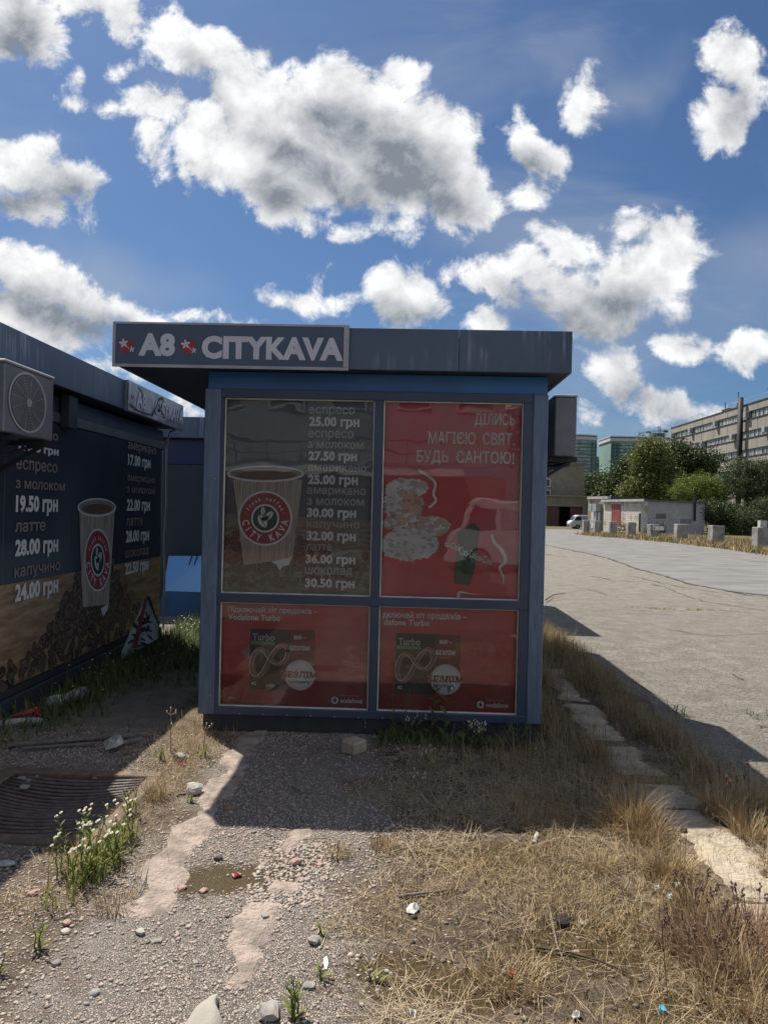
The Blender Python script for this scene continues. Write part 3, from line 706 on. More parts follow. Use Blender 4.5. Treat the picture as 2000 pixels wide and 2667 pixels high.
for s, l, r, t_, b_, m_, bo in (
 ('еспресо', 957, 1385, 215, 278, GREY, .02), ('25.00 грн', 957, 1430, 308, 392, PALE, .05), ('еспресо', 950, 1375, 435, 500, GREY, .02),
 ('з молоком', 945, 1468, 540, 600, GREY, .02), ('27.50 грн', 952, 1405, 630, 712, PALE, .05), ('американо', 945, 1495, 757, 815, GREY, .02),
 ('25.00 грн', 945, 1415, 852, 935, PALE, .05), ('американо', 938, 1488, 970, 1030, GREY, .02), ('з молоком', 938, 1472, 1070, 1132, GREY, .02),
 ('30.00 грн', 938, 1398, 1162, 1245, PALE, .05), ('капучино', 935, 1430, 1288, 1345, GREY, .02), ('32.00 грн', 935, 1395, 1378, 1462, PALE, .05),
 ('латте', 930, 1170, 1500, 1560, GREY, .02), ('36.00 грн', 925, 1390, 1597, 1678, PALE, .05), ('шоколад', 918, 1365, 1718, 1782, GREY, .02), ('30.50 грн', 920, 1385, 1822, 1902, PALE, .05)):
    a, c_ = f3(l, b_), f3(r, b_+(r-l)*.0235); tt = f3(l, t_)
    lettering(s, FP, a[0], c_[0], a[1], tt[1], m_, po, .0095, bo, 0, zr=a[1])
# -- red winter poster: a plain stand-in picture with the same words
REDP = pm('poster_red', (.74, .075, .095), (.64, .065, .085), .5, scale=3)
CREAM = pm('poster_cream_ink', (.88, .86, .78), (.80, .78, .70), .5, scale=10)
po2 = poster(bx0, bx1, zt0, zt1, REDP)
def Z4(u, v): return 960+u*.3014, 1000+v*.3014
def serif(body, l, r, t_, b_, parent):
    a = FX(*Z4(l, b_)); c_ = FX(*Z4(r, b_+(r-l)*.0235)); tt = FX(*Z4(l, t_))
    o = lettering(body, FP, a[0], c_[0], a[1], tt[1], CREAM, parent, .004, .008, 0)
    # slab serifs under and over the straight stems
    mb = MB(); x0 = a[0]; x1 = c_[0]; vs, _ = txt_mesh(body, .008); mx = max(q[0] for q in vs); mn = min(q[0] for q in vs); ym = max(q[1] for q in vs)
    H_ = txt_mesh('Н', .008)[0]; cap = max(q[1] for q in H_)
    for lvl in (0, cap):
        xs_ = sorted(q[0] for q in vs if abs(q[1]-lvl) < .014); i = 0
        while i < len(xs_):
            j = i
            while j+1 < len(xs_) and xs_[j+1]-xs_[j] < .13: j += 1
            w0, w1 = xs_[i], xs_[j]
            if .05 < w1-w0 < .16:
                X0 = x0+(x1-x0)*((w0-.055)-mn)/(mx-mn); X1 = x0+(x1-x0)*((w1+.055)-mn)/(mx-mn); z = a[1]+(tt[1]-a[1])*lvl/ym
                t_s = (.003 if lvl == 0 else -.003); mb.poly([FP(X0, min(z, z+t_s), .0042), FP(X1, min(z, z+t_s), .0042), FP(X1, max(z, z+t_s), .0042), FP(X0, max(z, z+t_s), .0042)])
            i = j+1
    if mb.v: mb.build('lettering_serifs', CREAM, parent, kind='stuff')
    return o
serif('ДІЛИСЬ', 915, 1262, 252, 350, po2); serif('МАГІЄЮ  СВЯТ.', 515, 1255, 410, 512, po2); serif('БУДЬ  САНТОЮ!', 415, 1255, 570, 672, po2)
def ribbon(pl, fxy, pts, wds, mat, parent, name, lift):
    n = len(pts); L = []; R = []
    for i, (x, y) in enumerate(pts):
        dx_ = pts[min(i+1, n-1)][0]-pts[max(i-1, 0)][0]; dy_ = pts[min(i+1, n-1)][1]-pts[max(i-1, 0)][1]; q = math.hypot(dx_, dy_) or 1
        w_ = wds[i] if isinstance(wds, list) else wds
        L.append(pl(*fxy(x-dy_/q*w_, y+dx_/q*w_), lift)); R.append(pl(*fxy(x+dy_/q*w_, y-dx_/q*w_), lift))
    return MB().add(L+R, [(i, i+1, n+i+1, n+i) for i in range(n-1)]).build(name, mat, parent)
def spline(pts, k=6):
    out = []
    for i in range(len(pts)-1):
        p0, p1, p2_, p3 = pts[max(i-1, 0)], pts[i], pts[i+1], pts[min(i+2, len(pts)-1)]
        for j in range(k):
            t = j/k; out.append(tuple(.5*((2*p1[d])+(-p0[d]+p2_[d])*t+(2*p0[d]-5*p1[d]+4*p2_[d]-p3[d])*t*t+(-p0[d]+3*p1[d]-3*p2_[d]+p3[d])*t**3) for d in range(2)))
    return out+[tuple(pts[-1])]
ribbon(FP, FX, [Z4(*q) for q in spline([(430, 745), (520, 800), (575, 860), (560, 950), (580, 1010), (520, 1070)])], 3.2, CREAM, po2, 'printed_ribbon', .004)
ribbon(FP, FX, [Z4(*q) for q in spline([(1060, 1300), (1085, 1370), (1150, 1440), (1180, 1530), (1130, 1590), (1165, 1680), (1130, 1760), (980, 1815), (870, 1810), (785, 1800), (775, 1850)])], [2.5+2.5*math.sin(i*.12) for i in range(61)], CREAM, po2, 'printed_ribbon', .004)
SNOW = [pm('snow_%s' % n_, c_, rough=.5) for n_, c_ in (('white', (.88, .88, .85)), ('shade', (.58, .52, .51)), ('rose', (.60, .26, .22)), ('warm', (.76, .50, .36)))]
rd = random.Random(11); snow = MB()
def blobs(cx_, cy_, rx, ry, n, size, mis, l0):
    for k in range(n):
        a = rd.uniform(0, 2*math.pi); q = math.sqrt(rd.random()); u, v = cx_+rx*q*math.cos(a), cy_+ry*q*math.sin(a)
        if u < 130: u = 130+rd.random()*20
        s = size*rd.uniform(.6, 1.3)*.3014/1900*YF; an = rd.uniform(-.5, .5)
        x, z = FX(*Z4(u, v)); x = max(x, bx0+s*1.5+.004)
        snow.disc(FP(x, z, l0+.000004*k), (FP.u*math.cos(an)+FP.v*math.sin(an))*s*1.5, (FP.v*math.cos(an)-FP.u*math.sin(an))*s, 10, rd.choice(mis))
blobs(330, 900, 165, 75, 260, 20, [0, 0, 1, 0], .0020)
blobs(300, 1050, 150, 120, 300, 20, [2, 3, 1, 3, 3, 2], .0034)
blobs(220, 1030, 70, 150, 120, 16, [0, 1, 0], .0044)
blobs(310, 1200, 180, 70, 220, 18, [1, 3, 0, 0, 2], .0050)
blobs(350, 1390, 240, 125, 620, 18, [0, 0, 1, 0, 0], .0058)
blobs(560, 1230, 125, 75, 260, 17, [0, 1, 1, 3, 3], .0070)
snow.build('printed_snow', SNOW, po2, kind='stuff')
INK = pm('poster_dark_ink', (.05, .03, .03), rough=.5)
area(FP, FX, [Z4(*q) for q in ((770, 1280), (915, 1200), (960, 1260), (920, 1560), (900, 1640), (870, 1740), (740, 1720), (735, 1600), (760, 1500))], pm('poster_bottle_green', (.05, .085, .07), rough=.5), po2, 'printed_bottle', .0086)
for (s, l, r, t_, b_) in (('ca-Cola', 655, 790, 1345, 1400), ('Coca-Cola', 785, 930, 1400, 1470), ('ca-Cola', 930, 1060, 1460, 1520)):
    a = FX(*Z4(l, b_)); c_ = FX(*Z4(r, b_+45)); tt = FX(*Z4(l, t_))
    lettering(s, FP, a[0], c_[0], a[1], tt[1], PALE, po2, .0095, .02, .45, zr=c_[1])
# -- two mobile tariff posters
RED2 = pm('tariff_red', (.70, .105, .11), (.56, .075, .08), .5, scale=2.4, stretch=(1, 1, 3))
RED3 = pm('tariff_red_deep', (.38, .025, .035), rough=.5); DARKP = pm('tariff_dark', (.070, .050, .040), (.05, .035, .03), .5, scale=6)
TG = pm('tariff_green', (.20, .38, .22), rough=.5); PINK = pm('tariff_pink', (.74, .46, .46), rough=.5); WRED = pm('tariff_letter_red', (.30, .035, .035), rough=.5)
PUR = pm('tariff_loop', (.22, .11, .13), rough=.5); GLW = pm('tariff_flare', (.45, .30, .30), rough=.5)
def tariff(x0, x1, off, dxy, cut=False):
    """off: the zoom coordinates of the left poster; shifted in the photograph by dxy"""
    p_ = poster(x0, x1, zl0, zl1, RED2)
    def Z(u, v): return 500+u*.2893+dxy[0], 1520+v*.2893+dxy[1]
    def f(u, v): return FX(*Z(u, v))
    def tx(s, l, r, t_, b_, m_, bo=.02, sh=0, lift=.006):
        a, c_, tt = f(l, b_), f(r, b_+(r-l)*.0235), f(l, t_); return lettering(s, FP, a[0], c_[0], a[1], tt[1], m_, p_, lift, bo, sh, zr=a[1])
    def rect(u0, v0, u1, v1, m_, nm, lift=.001):
        a = f(u0, v0); b = f(u1, v1); MB().poly([FP(a[0], b[1], lift), FP(b[0], b[1], lift), FP(b[0], a[1], lift), FP(a[0], a[1], lift)]).build(nm, m_, p_)
    e = .009
    zb = f(900, 860)[1]; MB().poly([FP(x0+e, zl0+e, .0008), FP(x1-e, zl0+e, .0008), FP(x1-e, zb, .0008), FP(x0+e, zb+.02, .0008)]).build('printed_band', RED3, p_)
    if not cut:
        mb = MB()
        for i in range(9): mb.disc(FP(*f(530-i*9, 620), .0014+.0002*i), FP.u*(.055-.006*i), FP.v*(.045-.004*i), 20)
        mb.build('printed_flare', GLW, p_)
    rect(530, 405, 880, 960, DARKP, 'printed_panel', .004); rect(880, 415, 1100, 900, pm('tariff_mid', (.26, .04, .035), rough=.5), 'printed_panel', .0036)
    rect(535, 515, 745, 553, TG, 'printed_strip', .005)
    tx('Turbo', 550, 745, 448, 505, PALE, .03, 0, .0062); tx('Turbo', 556, 740, 454, 502, DARKP, -.012, 0, .0070)
    tx('800', 918, 992, 465, 500, PALE, .03); tx('хв', 1000, 1032, 480, 498, PINK, .02)
    tx('БЕЗЛІМ', 888, 1058, 558, 596, PALE, .03)
    for v, l, r in ((520, 922, 1025), (610, 910, 1035), (628, 935, 1010)): rect(l, v-2, r, v+2, PINK, 'printed_rule', .006)
    tx('4G', 538, 582, 878, 908, PALE, .02)
    a = 170; loop = []
    for i in range(64):
        t = 2*math.pi*i/64; d = 1+math.sin(t)**2; X_ = 172*math.cos(t)/d; Y_ = 300*math.sin(t)*math.cos(t)/d*(1.15 if math.cos(t) < 0 else .8)
        loop.append(Z(703+X_*.95, 675-(X_*.35+Y_*.95)))
    loop.append(loop[0]); loop.append(loop[1])
    ribbon(FP, FX, loop, 6.2, PINK, p_, 'printed_loop', .0064); ribbon(FP, FX, loop, 5.3, PUR, p_, 'printed_loop', .0070)
    ribbon(FP, FX, [(x-5.2, y) for x, y in loop], .7, PALE, p_, 'printed_loop', .0076); ribbon(FP, FX, [(x+3.2, y+.6) for x, y in loop], .6, PINK, p_, 'printed_loop', .0078)
    for q, m_, l in ((41, PINK, .0078), (38.5, pm('tariff_disc', (.88, .90, .92), (.78, .80, .82), rough=.5, scale=20), .0084)):
        c = FP(*f(975, 822), l); rr = q/1900*YF; MB().disc(c, FP.u*rr, FP.v*rr, 40).build('printed_disc', m_, p_)
    c = FP(*f(975, 822), .009); MB().disc(c, FP.u*.094, FP.v*.094, 40, r0=.985).build('printed_disc', DARKP, p_)
    tx('БЕЗЛІМ', 812, 1130, 780, 838, PINK, .085, 0, .0094); tx('БЕЗЛІМ', 815, 1127, 782, 836, WRED, .034, 0, .0100)
    tx('4G-інтернету', 865, 1062, 862, 889, DARKP, .02, 0, .0100)
    tx('vodafone', 1335, 1533, 1028, 1070, PALE, .02)
    c = FP(*f(1287, 1048), .006); r_ = 33*.2893/1900*YF
    MB().disc(c, FP.u*r_, FP.v*r_, 28).build('round_mark', PALE, p_)
    mk = MB(); cc = c+FP.n*.0006+FP.v*(-.003); mk.disc(cc, FP.u*r_*.5, FP.v*r_*.5, 18)
    mk.poly([cc+FP.u*(-r_*.48), cc+FP.u*(r_*.05), cc+FP.u*r_*.42+FP.v*r_*.98, cc+FP.u*(r_*.1)+FP.v*r_*.9, cc+FP.u*(-r_*.35)+FP.v*r_*.45]); mk.build('round_mark', RED3, p_)
    tx('Разом ми сильніші', 1338, 1505, 995, 1012, PINK, 0)
    if cut:
        tx('дключай хіт продажів –', 405, 1165, 205, 262, PALE, .02); tx('dafone Turbo', 420, 828, 275, 330, PALE, .02)
    else:
        tx('Підключай хіт продажів –', 328, 1135, 200, 250, PALE, .02); tx('Vodafone Turbo', 328, 800, 268, 322, PALE, .02)
tariff(ax0, ax1, None, (0, 0))
tariff(bx0, bx1, None, (378.5, 11.5), True)
# ------------------------------------------------------------------ roof sign
sg = thing('sign_board', 'long dark sign reading A8 CITYKAVA on the roof edge of the middle kiosk', 'sign', (sx0+.7, YR-.02, ZS+.12))
SP = Pl.front(YR-.034)
def SX(px, py): q = P(px, py, YR-.034); return q.x, q.z
xe = P(909, 900, YR-.03).x
box('sign_box', (sx0-.006, YR-.026, ZS-.012), (xe, YR-.001, ZT+.004), SIGND, sg)
for a, b in (((sx0-.008, YR-.036, ZS-.016), (xe, YR-.027, ZS+.004)), ((sx0-.008, YR-.036, ZT-.006), (xe, YR-.027, ZT+.008))): box('sign_frame', a, b, SIGNF, sg)
box('sign_frame', (sx0-.008, YR-.036, ZS+.005), (sx0+.012, YR-.027, ZT-.007), SIGNF, sg)
box('sign_frame', (xe-.036, YR-.040, ZS+.005), (xe, YR-.027, ZT-.007), SIGNF, sg)
box('sign_face', (sx0+.013, YR-.033, ZS+.005), (xe-.037, YR-.0265, ZT-.007), SIGND, sg)
def Z1(u, v): return 280+u*.41, 800+v*.41
def fs1(u, v): return SX(*Z1(u, v))
for s, l, r, t_, b_ in (('A8', 197, 430, 163, 298), ('CITYKAVA', 598, 1497, 180, 316)):
    a, c_, tt = fs1(l, b_), fs1(r, b_+(r-l)*.024), fs1(l, t_); lettering(s, SP, a[0], c_[0], a[1], tt[1], LET, sg, .0015, .055, zr=a[1])
for u, v in ((112, 238), (505, 245)): flower(SP, *fs1(u, v), .052, sg, .001)
# ------------------------------------------------------------------ left kiosk
XW, XF = -2.94, -2.79; YE = 8.78
lk = thing('kiosk', 'dark kiosk on the left with a coffee price list and beans printed along its wall', 'kiosk', (XW-.6, 5.5, 0))
box('plinth', (XW-2.2, 1.6, -.06), (XW-.03, YE-.05, .10), PLINTH, lk)
box('plinth', (XW-.028, 1.6, -.05), (XW+.03, YE-.03, .13), pm('plinth_lip', (.05, .062, .08), rough=.7), lk, .006)
NAVW = pm('wall_film_navy', (.048, .060, .080), (.040, .050, .068), .16, scale=.8, spec=.6, bump=.10, bscale=1.1, bdist=.03)
box('wall_body', (XW-2.15, 1.62, .14), (XW-.012, YE, 2.50), BLUE, lk)
LP = Pl((XW, 0, 0), (0, 1, 0), (0, 0, 1), (1, 0, 0))
def LX(px, py): q = PX(px, py, XW); return q.y, q.z
seams_y = [LX(x, 1306)[0] for x in (12, 190, 316)]
zpt = LX(316, 1120)[1]; cuts = [1.7]+seams_y+[YE-.03]
for a, b in zip(cuts[:-1], cuts[1:]): box('wall_panel', (XW-.010, a+.002, .20), (XW, b-.002, 2.27), NAVW, lk, .002)
box('wall_trim', (XW-.010, 1.7, 2.275), (XW+.012, YE-.02, 2.36), pm('grey_green_trim', (.13, .17, .185), (.10, .135, .15), .4, scale=2), lk, .003)
box('wall_trim', (XW-.010, 1.7, .14), (XW+.004, YE-.02, .195), PLINTH, lk)
roof(lk, XW-2.3, XF, 1.4, 8.92, ZS-.03, ZT-.03, t=.03)
zw = LX(0, 1526)[1]                    # the printed table starts here
MB().poly([LP(1.7, .205, .0015), LP(YE-.04, .205, .0015), LP(YE-.04, zw, .0015), LP(1.7, zw, .0015)]).build('printed_table', pm('wall_print_wood', (.46, .31, .18), (.20, .13, .075), .35, scale=7, stretch=(1, .5, 3.5), contrast=(.3, .7)), lk)
def Zb(u, v): return u*.3376, 1180+v*.3376
def Za(u, v): return u*.3376, 820+v*.3376
rd = random.Random(9); cand = []
y0c, _ = LX(253, 1500)
for _ in range(3200):
    y = rd.uniform(3.6, 8.7); z = rd.uniform(.22, 1.10); hgt = .30+.72*math.exp(-((y-y0c)/.85)**2)+.25*math.exp(-((y-4.7)/.5)**2)
    if z < hgt*(.85+.3*rd.random()) and (z > .42 or rd.random() < .35): cand.append((y, z))
beans(LP, lk, cand[:1900], .046, .0025, 8)
def cup_left():
    cup(LP, LX, Zb(610, 440), Zb(886, 430), Zb(635, 1190), Zb(838, 1165), Zb(745, 420), 50, 24.5, lk, .005)
    area(LP, LX, [Zb(775, 1200), Zb(835, 1160), Zb(830, 1205), Zb(795, 1260)], PALE, lk, 'torn_patch', .0062)
    badge(LP, LX, Zb(750, 825), 34.5, 82.5, lk, .008)
cup_left()
def lt(s, Zf, l, r, t_, b_, m_, bo):
    a = LX(*Zf(l, b_)); c_ = LX(*Zf(r, b_)); tt = LX(*Zf(l, t_))
    lettering(s, LP, a[0], c_[0], a[1], tt[1], m_, lk, .0065, bo)
GREYW = pm('wall_grey_ink', (.34, .30, .265), (.28, .25, .22), .5, scale=12)
for s, l, r, t_, b_, m_, bo in (('еспресо', 120, 445, 848, 905, GREYW, .02), ('17.00 грн', 140, 450, 975, 1035, PALE, .05)): lt(s, Za, l, r, t_, b_, m_, bo)
for s, l, r, t_, b_, m_, bo in (('еспресо', 122, 440, 42, 118, GREYW, .02), ('з молоком', 118, 498, 205, 268, GREYW, .02), ('19.50 грн', 118, 443, 322, 446, PALE, .05),
   ('латте', 113, 347, 535, 608, GREYW, .02), ('28.00 грн', 113, 445, 668, 790, PALE, .05), ('капучино', 108, 460, 885, 960, GREYW, .02), ('24.00 грн', 112, 445, 1015, 1142, PALE, .05),
   ('17.00 грн', 985, 1160, 5, 85, PALE, .05), ('американо', 980, 1198, 165, 210, GREYW, .02), ('з молоком', 976, 1192, 258, 302, GREYW, .02), ('22.00 грн', 976, 1155, 352, 440, PALE, .05),
   ('латте', 972, 1098, 500, 560, GREYW, .02), ('28.00 грн', 968, 1148, 598, 686, PALE, .05), ('шоколад', 962, 1145, 752, 808, GREYW, .02), ('22.50 грн', 962, 1142, 850, 935, PALE, .05)): lt(s, Zb, l, r, t_, b_, m_, bo)
lt('американо', Za, 985, 1203, 975, 1030, GREYW, .02)
a = LX(0, 1330)
q = LX(*Za(497, 680)); box('junction_box', (XW+.013, q[0]-.09, q[1]-.22), (XW+.09, q[0]+.07, q[1]+.06), pm('junction_grey', (.035, .045, .06), rough=.5), lk, .006)
# white cable down the far corner
cb = MB(); yc = LX(417, 1306)[0]
cb.tube([(XF-.03, 8.85, 2.535), (XF-.10, 8.84, 2.50), (XW+.04, 8.82, 2.46), (XW+.03, 8.80, 2.30), (XW+.035, 8.81, 1.6), (XW+.02, 8.80, 1.1), (XW+.04, 8.80, .7), (XW+.03, 8.81, .08)], .011, 6)
tag(cb.build('cable', pm('cable_grey', (.30, .32, .34), rough=.5), smooth=True), 'pale grey cable running down the far corner of the left kiosk', 'cable')
# torn sign on its edge
ys0 = PX(324, 1040, XF).y; sg2 = thing('sign_board', 'small sign covered by torn crumpled white film on the far edge of the left kiosk', 'sign', (XF+.02, ys0+.6, ZS+.1))
box('sign_box', (XF+.001, ys0, ZS-.045), (XF+.028, 8.93, ZT-.022), pm('torn_sign_grey', (.20, .22, .26), (.14, .155, .19), .5, scale=5), sg2, .003)
TP = Pl((XF+.029, 0, 0), (0, 1, 0), (0, 0, 1), (1, 0, 0))
W_ = 8.93-ys0
film = MB(); nx, nz = 22, 7; V = []
for j in range(nz+1):
    for i in range(nx+1):
        u = i/nx; v = j/nz; lim = .60+.40*v
        y = ys0+.012+(W_*lim-.03)*u; z = ZS-.036+(ZT-ZS+.005)*v
        V.append(TP(y, z, .003+.010*float(fb(y*1.0, z, 11, 4))))
film.add(V, [(j*(nx+1)+i, j*(nx+1)+i+1, (j+1)*(nx+1)+i+1, (j+1)*(nx+1)+i) for j in range(nz) for i in range(nx)])
film.build('torn_film', pm('torn_film', (.42, .43, .45), (.27, .28, .31), .35, scale=9), sg2, smooth=True)
for s, f0, f1, m_ in (('A8', .12, .28, LET), ('CITYKAVA', .42, .97, LET)):
    lettering(s, TP, ys0+W_*f0, ys0+W_*f1, ZS+.035, ZS+.19, m_, sg2, .016, .03)
ribbon(TP, lambda x, y: (x, y), [(ys0+W_*x, ZS-.02+.26*y) for x, y in spline([(.36, .02), (.42, .35), (.47, .75), (.53, .95), (.56, .85), (.50, .45), (.47, .3), (.52, .4), (.60, .15)])], .012, pm('fold_dark', (.06, .065, .075)), sg2, 'torn_fold', .017)
ribbon(TP, lambda x, y: (x, y), [(ys0+W_*x, ZS-.02+.26*y) for x, y in spline([(.14, .98), (.20, .78), (.18, .6)])], .008, MATS['fold_dark'], sg2, 'torn_fold', .017)
ribbon(TP, lambda x, y: (x, y), [(ys0+W_*x, ZS-.02+.26*y) for x, y in spline([(.02, .2), (.12, .06), (.26, .04), (.38, .1)])], .008, MATS['fold_dark'], sg2, 'torn_fold', .017)
flower(TP, ys0+W_*.06, ZS+.12, .03, sg2, .017)
# ------------------------------------------------------------------ kiosk behind
bk = thing('kiosk', 'dark blue kiosk standing behind, seen in the gap between the two nearer kiosks', 'kiosk', (-1.5, 12, 0))
YK = 11.26
box('plinth', (-5.2, YK+.04, -.05), (1.24, 13.9, .12), PLINTH, bk); box('wall_body', (-5.25, YK+.03, .125), (1.27, 13.95, 2.62), pm('navy_wall', (.035, .045, .065), (.03, .038, .055), .45, scale=1), bk)
for i in range(5): box('wall_panel', (-5.25+i*1.304+.01, YK, .13), (-5.25+(i+1)*1.304-.01, YK+.028, 2.24), MATS['navy_wall'], bk, .003)
box('header_band', (-5.25, YK+.005, 2.25), (1.27, YK+.028, 2.64), pm('navy_band', (.022, .035, .105), (.02, .03, .085), .35), bk)
roof(bk, -5.4, 1.43, YK-.16, 14.1, 2.645, 2.97, (-3.2, -1.0))
# ------------------------------------------------------------------ air conditioners
ACW = pm('ac_casing', (.20, .215, .235), (.16, .172, .19), .5, scale=6); ACG = pm('ac_grille', (.46, .48, .50), rough=.45); ACD = pm('ac_dark', (.05, .055, .06), rough=.6); ACB = pm('ac_bracket', (.02, .025, .035), rough=.6)
def aircon(label, x0, x1, y0, y1, z0, z1, face, wall):
    t = thing('air_conditioner', label, 'air conditioner', ((x0+x1)/2, (y0+y1)/2, z0))
    box('casing', (x0, y0, z0), (x1, y1, z1-.022), ACW, t, .008)
    box('lid', (x0-.004, y0-.006, z1-.020), (x1+.006, y1+.006, z1), ACG, t, .006)
    s = 1 if face > (x0+x1)/2 else -1; r = (z1-z0)*.41; cy = y0+(y1-y0)*.44; cz = (z0+z1)/2-.008
    fp = Pl((face, 0, 0), (0, 1, 0), (0, 0, 1), (s, 0, 0))
    ry = (y1-y0)*.36
    MB().disc(fp(cy, cz, .003), fp.u*ry, fp.v*r, 36).build('fan_opening', ACD, t)
    MB().disc(fp(cy, cz, .007), fp.u*ry*1.07, fp.v*r*1.07, 40, r0=.92).build('fan_guard', ACG, t)
    g = MB()
    for k in range(3, 19): g.disc(fp(cy, cz, .010), fp.u*ry*k/19, fp.v*r*k/19, 28, r0=1-.28/k)
    for k in range(12):
        an = 2*math.pi*k/12; a = fp(cy+ry*.15*math.cos(an), cz+r*.15*math.sin(an), .008); b = fp(cy+ry*.95*math.cos(an+.35), cz+r*.95*math.sin(an+.35), .008); g.tube([a, b], .0013, 3, cap=False)
    g.build('fan_guard', ACG, t, kind='stuff')
    MB().disc(fp(cy, cz, .013), fp.u*ry*.15, fp.v*r*.15, 20).build('fan_hub', ACG, t)
    bl = MB()
    for k in range(3):
        an = 2*math.pi*k/3; pts = [fp(cy+ry*q*math.cos(an+d), cz+r*q*math.sin(an+d), .0045) for q, d in ((.15, 0), (.8, -.2), (.88, .3), (.75, .75), (.15, .8))]; bl.poly(pts)
    bl.build('fan_blades', pm('ac_blades', (.05, .055, .06)), t)
    for yy_ in (y0+.10, y1-.10):
        b = MB(); b.box(wall, yy_-.018, z0-.045, face+.03*s, yy_+.018, z0-.012); b.prism([(wall, yy_-.012, z0-.30), (wall, yy_-.012, z0-.26), (face-.05*s, yy_-.012, z0-.047), (face-.01*s, yy_-.012, z0-.047)], (0, .024, 0))
        b.build('bracket', ACB, t)
    for yy_ in (y0+.10, y1-.10): box('foot', ((x0+x1)/2-.12, yy_-.014, z0-.011), ((x0+x1)/2+.12, yy_+.014, z0-.001), ACB, t)
    return t
fa = PX(138, 1149, -2.5); na = PX(15, 930, -2.5); nb = PX(15, 1124, -2.5)
aircon('grey air conditioner with a round fan grille hung on the left kiosk', -2.74, -2.5, na.y, fa.y, (fa.z+nb.z)/2, (PX(138, 984, -2.5).z+na.z)/2, -2.5, XW+.01)
q0 = P(1432, 1025, 6.1); q1 = P(1503, 1028, 6.1); qb = P(1500, 1188, 6.1)
rac = aircon('grey air conditioner seen end on at the right side of the middle kiosk', q0.x+.045, q1.x, 6.1, 6.9, qb.z, q1.z, q1.x, XR)
tub = MB(); tub.tube([(XR+.02, 6.2, qb.z-.10), (XR+.10, 6.15, qb.z-.14), (XR+.2, 6.2, qb.z-.10), (XR+.28, 6.3, qb.z-.08), (XR+.38, 6.2, qb.z-.06)], .022, 6)
tub.tube([(XR+.02, 6.3, qb.z-.05), (XR+.2, 6.22, qb.z-.07), (XR+.36, 6.25, qb.z-.02)], .016, 6); tub.build('hose', ACB, rac, smooth=True)
lac = MB(); lac.tube([PX(-30, 1120, -2.7), PX(30, 1125, -2.62), PX(90, 1140, -2.6), PX(135, 1150, -2.55)], .010, 5); lac.tube([PX(-30, 1185, -2.75), PX(20, 1185, -2.7), PX(60, 1168, -2.65), PX(130, 1156, -2.56)], .012, 5)
tag(lac.build('cable', ACB, smooth=True), 'black cables sagging under the fan unit of the left kiosk', 'cable')
# ------------------------------------------------------------------ grate
gr = thing('storm_grate', 'rusty storm drain grate of long sagging round bars in the paving', 'drain grate', ((GX0+GX1)/2, (GY0+GY1)/2, 0))
IRON = pm('grate_iron', (.17, .14, .135), (.11, .09, .09), .7, metal=.2, scale=20, bump=.5, bscale=80)
EARTH = pm('frame_rusty_earth', (.20, .145, .11), (.13, .10, .08), .95, scale=18, bump=.5, bscale=60)
for a, b in (((GX0-.09, GY1+.001, -.02), (GX1+.07, GY1+.075, .014)), ((GX0-.09, GY0-.085, -.02), (GX1+.07, GY0-.001, .014)), ((GX0-.09, GY0, -.10), (GX0-.001, GY1, .013)), ((GX1+.001, GY0, -.10), (GX1+.08, GY1, .013))): box('grate_frame', a, b, EARTH, gr, .006)
nb_ = 19
for i in range(nb_):
    t = (i+.5)/nb_; y = GY0+(GY1-GY0)*t; sag = .035*math.sin(math.pi*min(1, (1-t)*1.5))*(1-t)**.5
    path = []
    for k in range(9):
        u = k/8; x = GX0+.004+(GX1-GX0-.008)*u; bow = math.sin(math.pi*u)
        path.append((x, y-(.055*(1-t)+.012)*bow+.01+.035*(1-t), -.004-(.018+sag)*bow))
    MB().tube(path, .0105, 8).build('bar', IRON, gr, smooth=True)
box('pit_floor', (GX0-.02, GY0-.02, -.235), (GX1+.02, GY1+.02, -.20), pm('pit_dirt', (.03, .026, .022)), kind='structure')
# ------------------------------------------------------------------ small things on the ground
def rock(px, py, s, mat, label, cat='stone', name='stone', flat=.6, seed=0, sides=2, group=None, rot=0, sink=.25):
    p_ = Gh(px, py); rd = random.Random(seed+int(px*7+py)); bm = bmesh.new(); bmesh.ops.create_icosphere(bm, subdivisions=sides, radius=1)
    ax = rd.uniform(.8, 1.25); off = Vector((rd.uniform(-9, 9),)*3); s = s*.8
    for v in bm.verts:
        c = v.co.copy(); n = 1+.35*mnoise.noise(c*1.3+off)+.12*mnoise.noise(c*4+off)
        q = 1/max(abs(c.x), abs(c.y), abs(c.z))*.55+.45
        v.co = Vector((c.x*ax, c.y/ax, c.z*flat))*n*q*s
    bmesh.ops.rotate(bm, verts=bm.verts, cent=(0, 0, 0), matrix=Matrix.Rotation(rd.uniform(0, 6.28), 3, 'Z'))
    bmesh.ops.translate(bm, verts=bm.verts, vec=(0, 0, s*flat*(1-sink)))
    me = bpy.data.meshes.new(name); bm.to_mesh(me); bm.free(); o = link(name, me, mat); o.location = (p_.x, p_.y, Hf(p_.x, p_.y)); ORG[o.name] = Vector(o.location)
    return tag(o, label, cat, group)
CONC = pm('rough_concrete', (.36, .34, .31), (.26, .245, .225), .9, scale=14, bump=.7, bscale=50)
STW = pm('white_stone', (.48, .46, .43), (.34, .325, .30), .9, scale=20, bump=.5); STD = pm('dark_stone', (.085, .07, .07), (.06, .05, .05), .8, scale=20); STP = pm('pink_stone', (.42, .27, .23), (.33, .21, .18), .85, scale=20, bump=.4)
STG = pm('grey_stone', (.30, .285, .265), (.20, .19, .18), .85, scale=20, bump=.4)
rock(508, 2066, .055, STW, 'large white lime lump lying on the mortar strip left of the shadow', seed=3, flat=.75)
